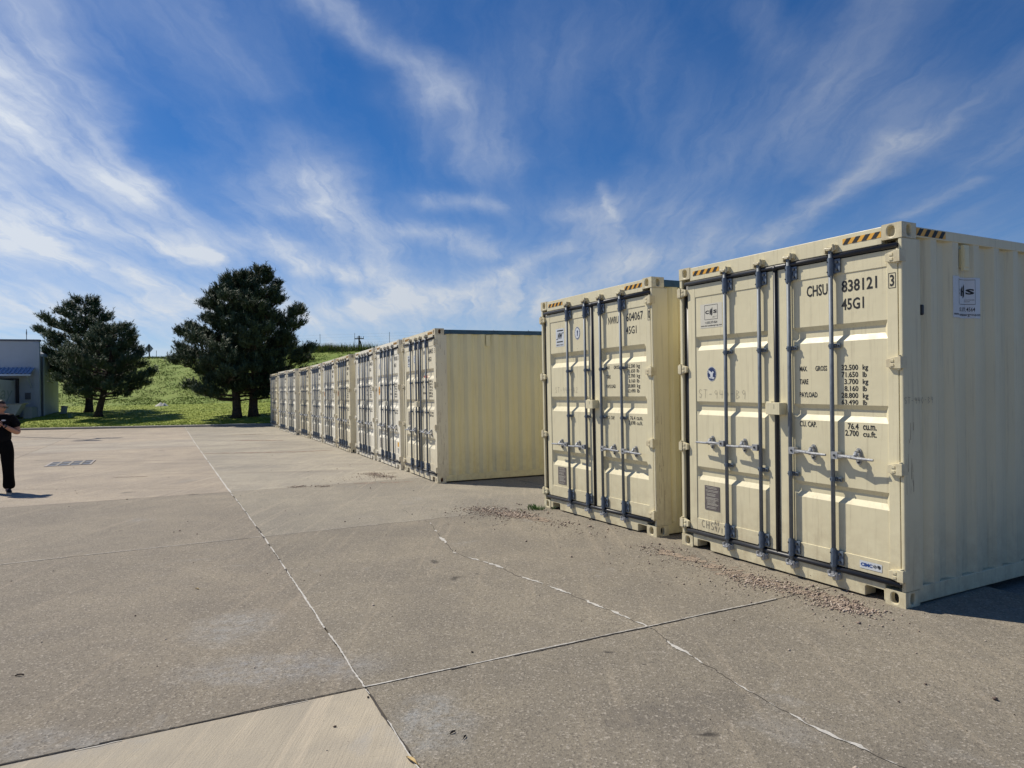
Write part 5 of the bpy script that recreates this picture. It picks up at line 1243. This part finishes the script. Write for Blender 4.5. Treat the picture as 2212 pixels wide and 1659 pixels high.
br = [.13, .12, .125, .11, .060, .062, .068, .062, .055, .043, .028, .068, .062, .055, .043, .028, .095, .065, .042, .035, .095, .065, .042, .035]
skin_mesh('body', bv, be, br, 'skin', per)
# head: turned to image right
def lathe_head(parent):
    bm_ = bmesh.new(); bmesh.ops.create_uvsphere(bm_, u_segments=24, v_segments=18, radius=1.0)
    for v_ in bm_.verts:
        x_, y_, z_ = v_.co
        wx = .072 * (1 - .18 * max(0, -z_)); wy = .092; wz = .118
        X, Y, Z = x_ * wx, y_ * wy, z_ * wz
        if y_ < 0 and z_ < -.1: Y += .012 * (-z_)                     # jaw
        if y_ < -.75: Y += .012 * abs(x_) * 0
        nose = math.exp(-((x_ / .16) ** 2) - (((z_ + .18) / .20) ** 2)) if y_ < 0 else 0
        Y -= .022 * nose
        eye = sum(math.exp(-(((x_ - e) / .16) ** 2) - (((z_ - .03) / .12) ** 2)) for e in (-.36, .36)) if y_ < 0 else 0
        Y += .010 * eye
        lip = math.exp(-((x_ / .28) ** 2) - (((z_ + .52) / .07) ** 2)) if y_ < 0 else 0
        Y -= .006 * lip
        v_.co = (X, Y, Z)
    me = bpy.data.meshes.new('head'); bm_.to_mesh(me); bm_.free(); me.materials.append(MATS['skin'])
    me.polygons.foreach_set('use_smooth', [True] * len(me.polygons))
    o = link('head', me, parent); o.location = (.012, -.02, 1.575); o.rotation_euler = (R(6), 0, R(62)); return o
hd = lathe_head(per)
m = MB()
for sx in (-1, 1): m.tube((sx * .070, .005, -.005), (sx * .079, .010, -.005), .022, 8, .026)
link('ear', m.mesh('ear', 'skin', True), hd)
bm_ = bmesh.new(); bmesh.ops.create_uvsphere(bm_, u_segments=24, v_segments=18, radius=1.0)
for v_ in list(bm_.verts):
    x_, y_, z_ = v_.co; k_ = 1 + .05 * mn.noise(Vector((x_ * 6, y_ * 6, z_ * 6)))
    v_.co = (x_ * .081 * k_, y_ * .102 * k_ + .006, z_ * .128 * k_ + .004)
bmesh.ops.delete(bm_, geom=[v_ for v_ in bm_.verts if v_.co.y < -.02 and v_.co.z < .062 + .2 * (v_.co.y + .06) or v_.co.z < -.075], context='VERTS')
me = bpy.data.meshes.new('hair'); bm_.to_mesh(me); bm_.free(); me.materials.append(MATS['hair']); me.polygons.foreach_set('use_smooth', [True] * len(me.polygons)); link('hair', me, hd)
m = MB()
bun = [(0, .12, .0), (0, .15, -.02), (.0, .155, -.06), (0, .13, -.10)]
m.path(bun, [.035, .04, .035, .012], 10); link('hair_bun', m.mesh('hair_bun', 'hair', True), hd)
m = MB()
for sx in (-1, 1):
    m.box(min(sx * .008, sx * .055), max(sx * .008, sx * .055), -.104, -.096, -.014, .022); m.box(min(sx * .070, sx * .075), max(sx * .070, sx * .075), -.10, .0, .008, .014)
m.box(-.074, .074, -.102, -.097, .014, .022); link('sunglasses', m.mesh('sunglasses', 'glass_black'), hd)
# shirt
sv = [(0, 0, .86), (0, 0, 1.10), (0, .01, 1.25), (0, .015, 1.37), (0, .012, 1.435), (.155, .015, 1.375), (.225, .028, 1.265), (.245, .032, 1.185), (-.155, .015, 1.375), (-.225, .028, 1.265), (-.245, .032, 1.185)]
skin_mesh('shirt', sv, [(0, 1), (1, 2), (2, 3), (3, 4), (3, 5), (5, 6), (6, 7), (3, 8), (8, 9), (9, 10)], [(.195, .165), (.185, .165), (.185, .16), (.155, .12), .075, .095, .092, .088, .095, .092, .088], 'shirt_black', per)
m = MB(); n = 14; m.add([(.070 + .036 * math.cos(6.283 * k / n), -.166, 1.335 + .014 * math.sin(6.283 * k / n)) for k in range(n)], [tuple(range(n))]); link('shirt_logo', m.mesh('shirt_logo', 'sticker_white'), per)
# trousers, flared
tv = [(0, 0, 1.06), (0, 0, .92), (.095, 0, .82), (.110, -.005, .52), (.118, .01, .30), (.125, .01, .055), (-.095, 0, .82), (-.112, .02, .52), (-.122, .04, .30), (-.13, .05, .055)]
skin_mesh('trousers', tv, [(0, 1), (1, 2), (2, 3), (3, 4), (4, 5), (1, 6), (6, 7), (7, 8), (8, 9)], [(.15, .12), (.185, .155), .132, .102, .094, .112, .132, .102, .094, .112], 'trouser_black', per)
for sx, oy in ((.122, .0), (-.13, .05)):
    m = MB(); sec = [(.11, .030, .05), (.03, .040, .085), (-.06, .042, .075), (-.13, .044, .05), (-.165, .030, .03)]
    V = []; n = 10
    for yy_, w_, h_ in sec: V += [(w_ * math.cos(math.pi * k / (n - 1)), yy_, .018 + h_ * math.sin(math.pi * k / (n - 1))) for k in range(n)]
    F = [(i * n + k, i * n + k + 1, (i + 1) * n + k + 1, (i + 1) * n + k) for i in range(4) for k in range(n - 1)] + [tuple(range(n)), tuple(range(4 * n, 5 * n))[::-1]]
    m.add(V, F); sh = link('shoe', m.mesh('shoe', 'shoe_black', True), per, 0, (sx, oy, 0)); sh.rotation_euler.z = R(8 if sx > 0 else -12)
    link('sole', MB().prism([(-.042, 0), (.042, 0), (.044, .020), (-.044, .020)], -.168, .115).mesh('sole', 'shoe_sole'), sh)
def hand(wr, d, upv, parent, s_=1):
    d = Vector(d).normalized(); upv = Vector(upv); side = d.cross(upv).normalized(); upv = side.cross(d).normalized(); W0 = Vector(wr)
    v_ = [W0, W0 + d * .045, W0 + d * .085]; e_ = [(0, 1), (1, 2)]; r_ = [(.026, .018), (.040, .016), (.038, .014)]
    skin_mesh('palm', v_, e_, r_, 'skin', parent, 1)
    for k, (o_, L_) in enumerate(((-.030, .062), (-.010, .072), (.010, .068), (.028, .052))):
        b_ = W0 + d * .075 + side * o_ * s_; c1 = b_ + d * L_ * .42 - upv * .006; c2 = c1 + (d * .8 - upv * .6).normalized() * L_ * .32; c3 = c2 + (d * .35 - upv * .95).normalized() * L_ * .26
        skin_mesh('finger', [b_, c1, c2, c3], [(0, 1), (1, 2), (2, 3)], [.0095, .009, .008, .0065], 'skin', parent, 1)
    b_ = W0 + d * .025 - side * .028 * s_; c1 = b_ + (d * .7 - side * .6 * s_ - upv * .4).normalized() * .035; c2 = c1 + (d - upv * .5).normalized() * .028
    skin_mesh('thumb', [b_, c1, c2], [(0, 1), (1, 2)], [.012, .0105, .008], 'skin', parent, 1)
hand((.075, -.24, 1.245), (-.8, -.25, .45), (0, -1, .3), per); hand((-.045, -.25, 1.235), (.55, -.45, .5), (0, -1, .3), per, -1)
m = MB(); a = Vector((.105, -.215, 1.225)); d = Vector((-.1, -.09, .07)).normalized(); m.tube(a, a + d * .022, .034, 16); wt = link('watch', m.mesh('watch', 'glass_black'), per)
link('watch_face', MB().tube(a + d * .011 + Vector((.018, -.030, .0)), a + d * .011 + Vector((.022, -.038, 0)), .018, 14).mesh('watch_face', 'bolt_dark'), wt)
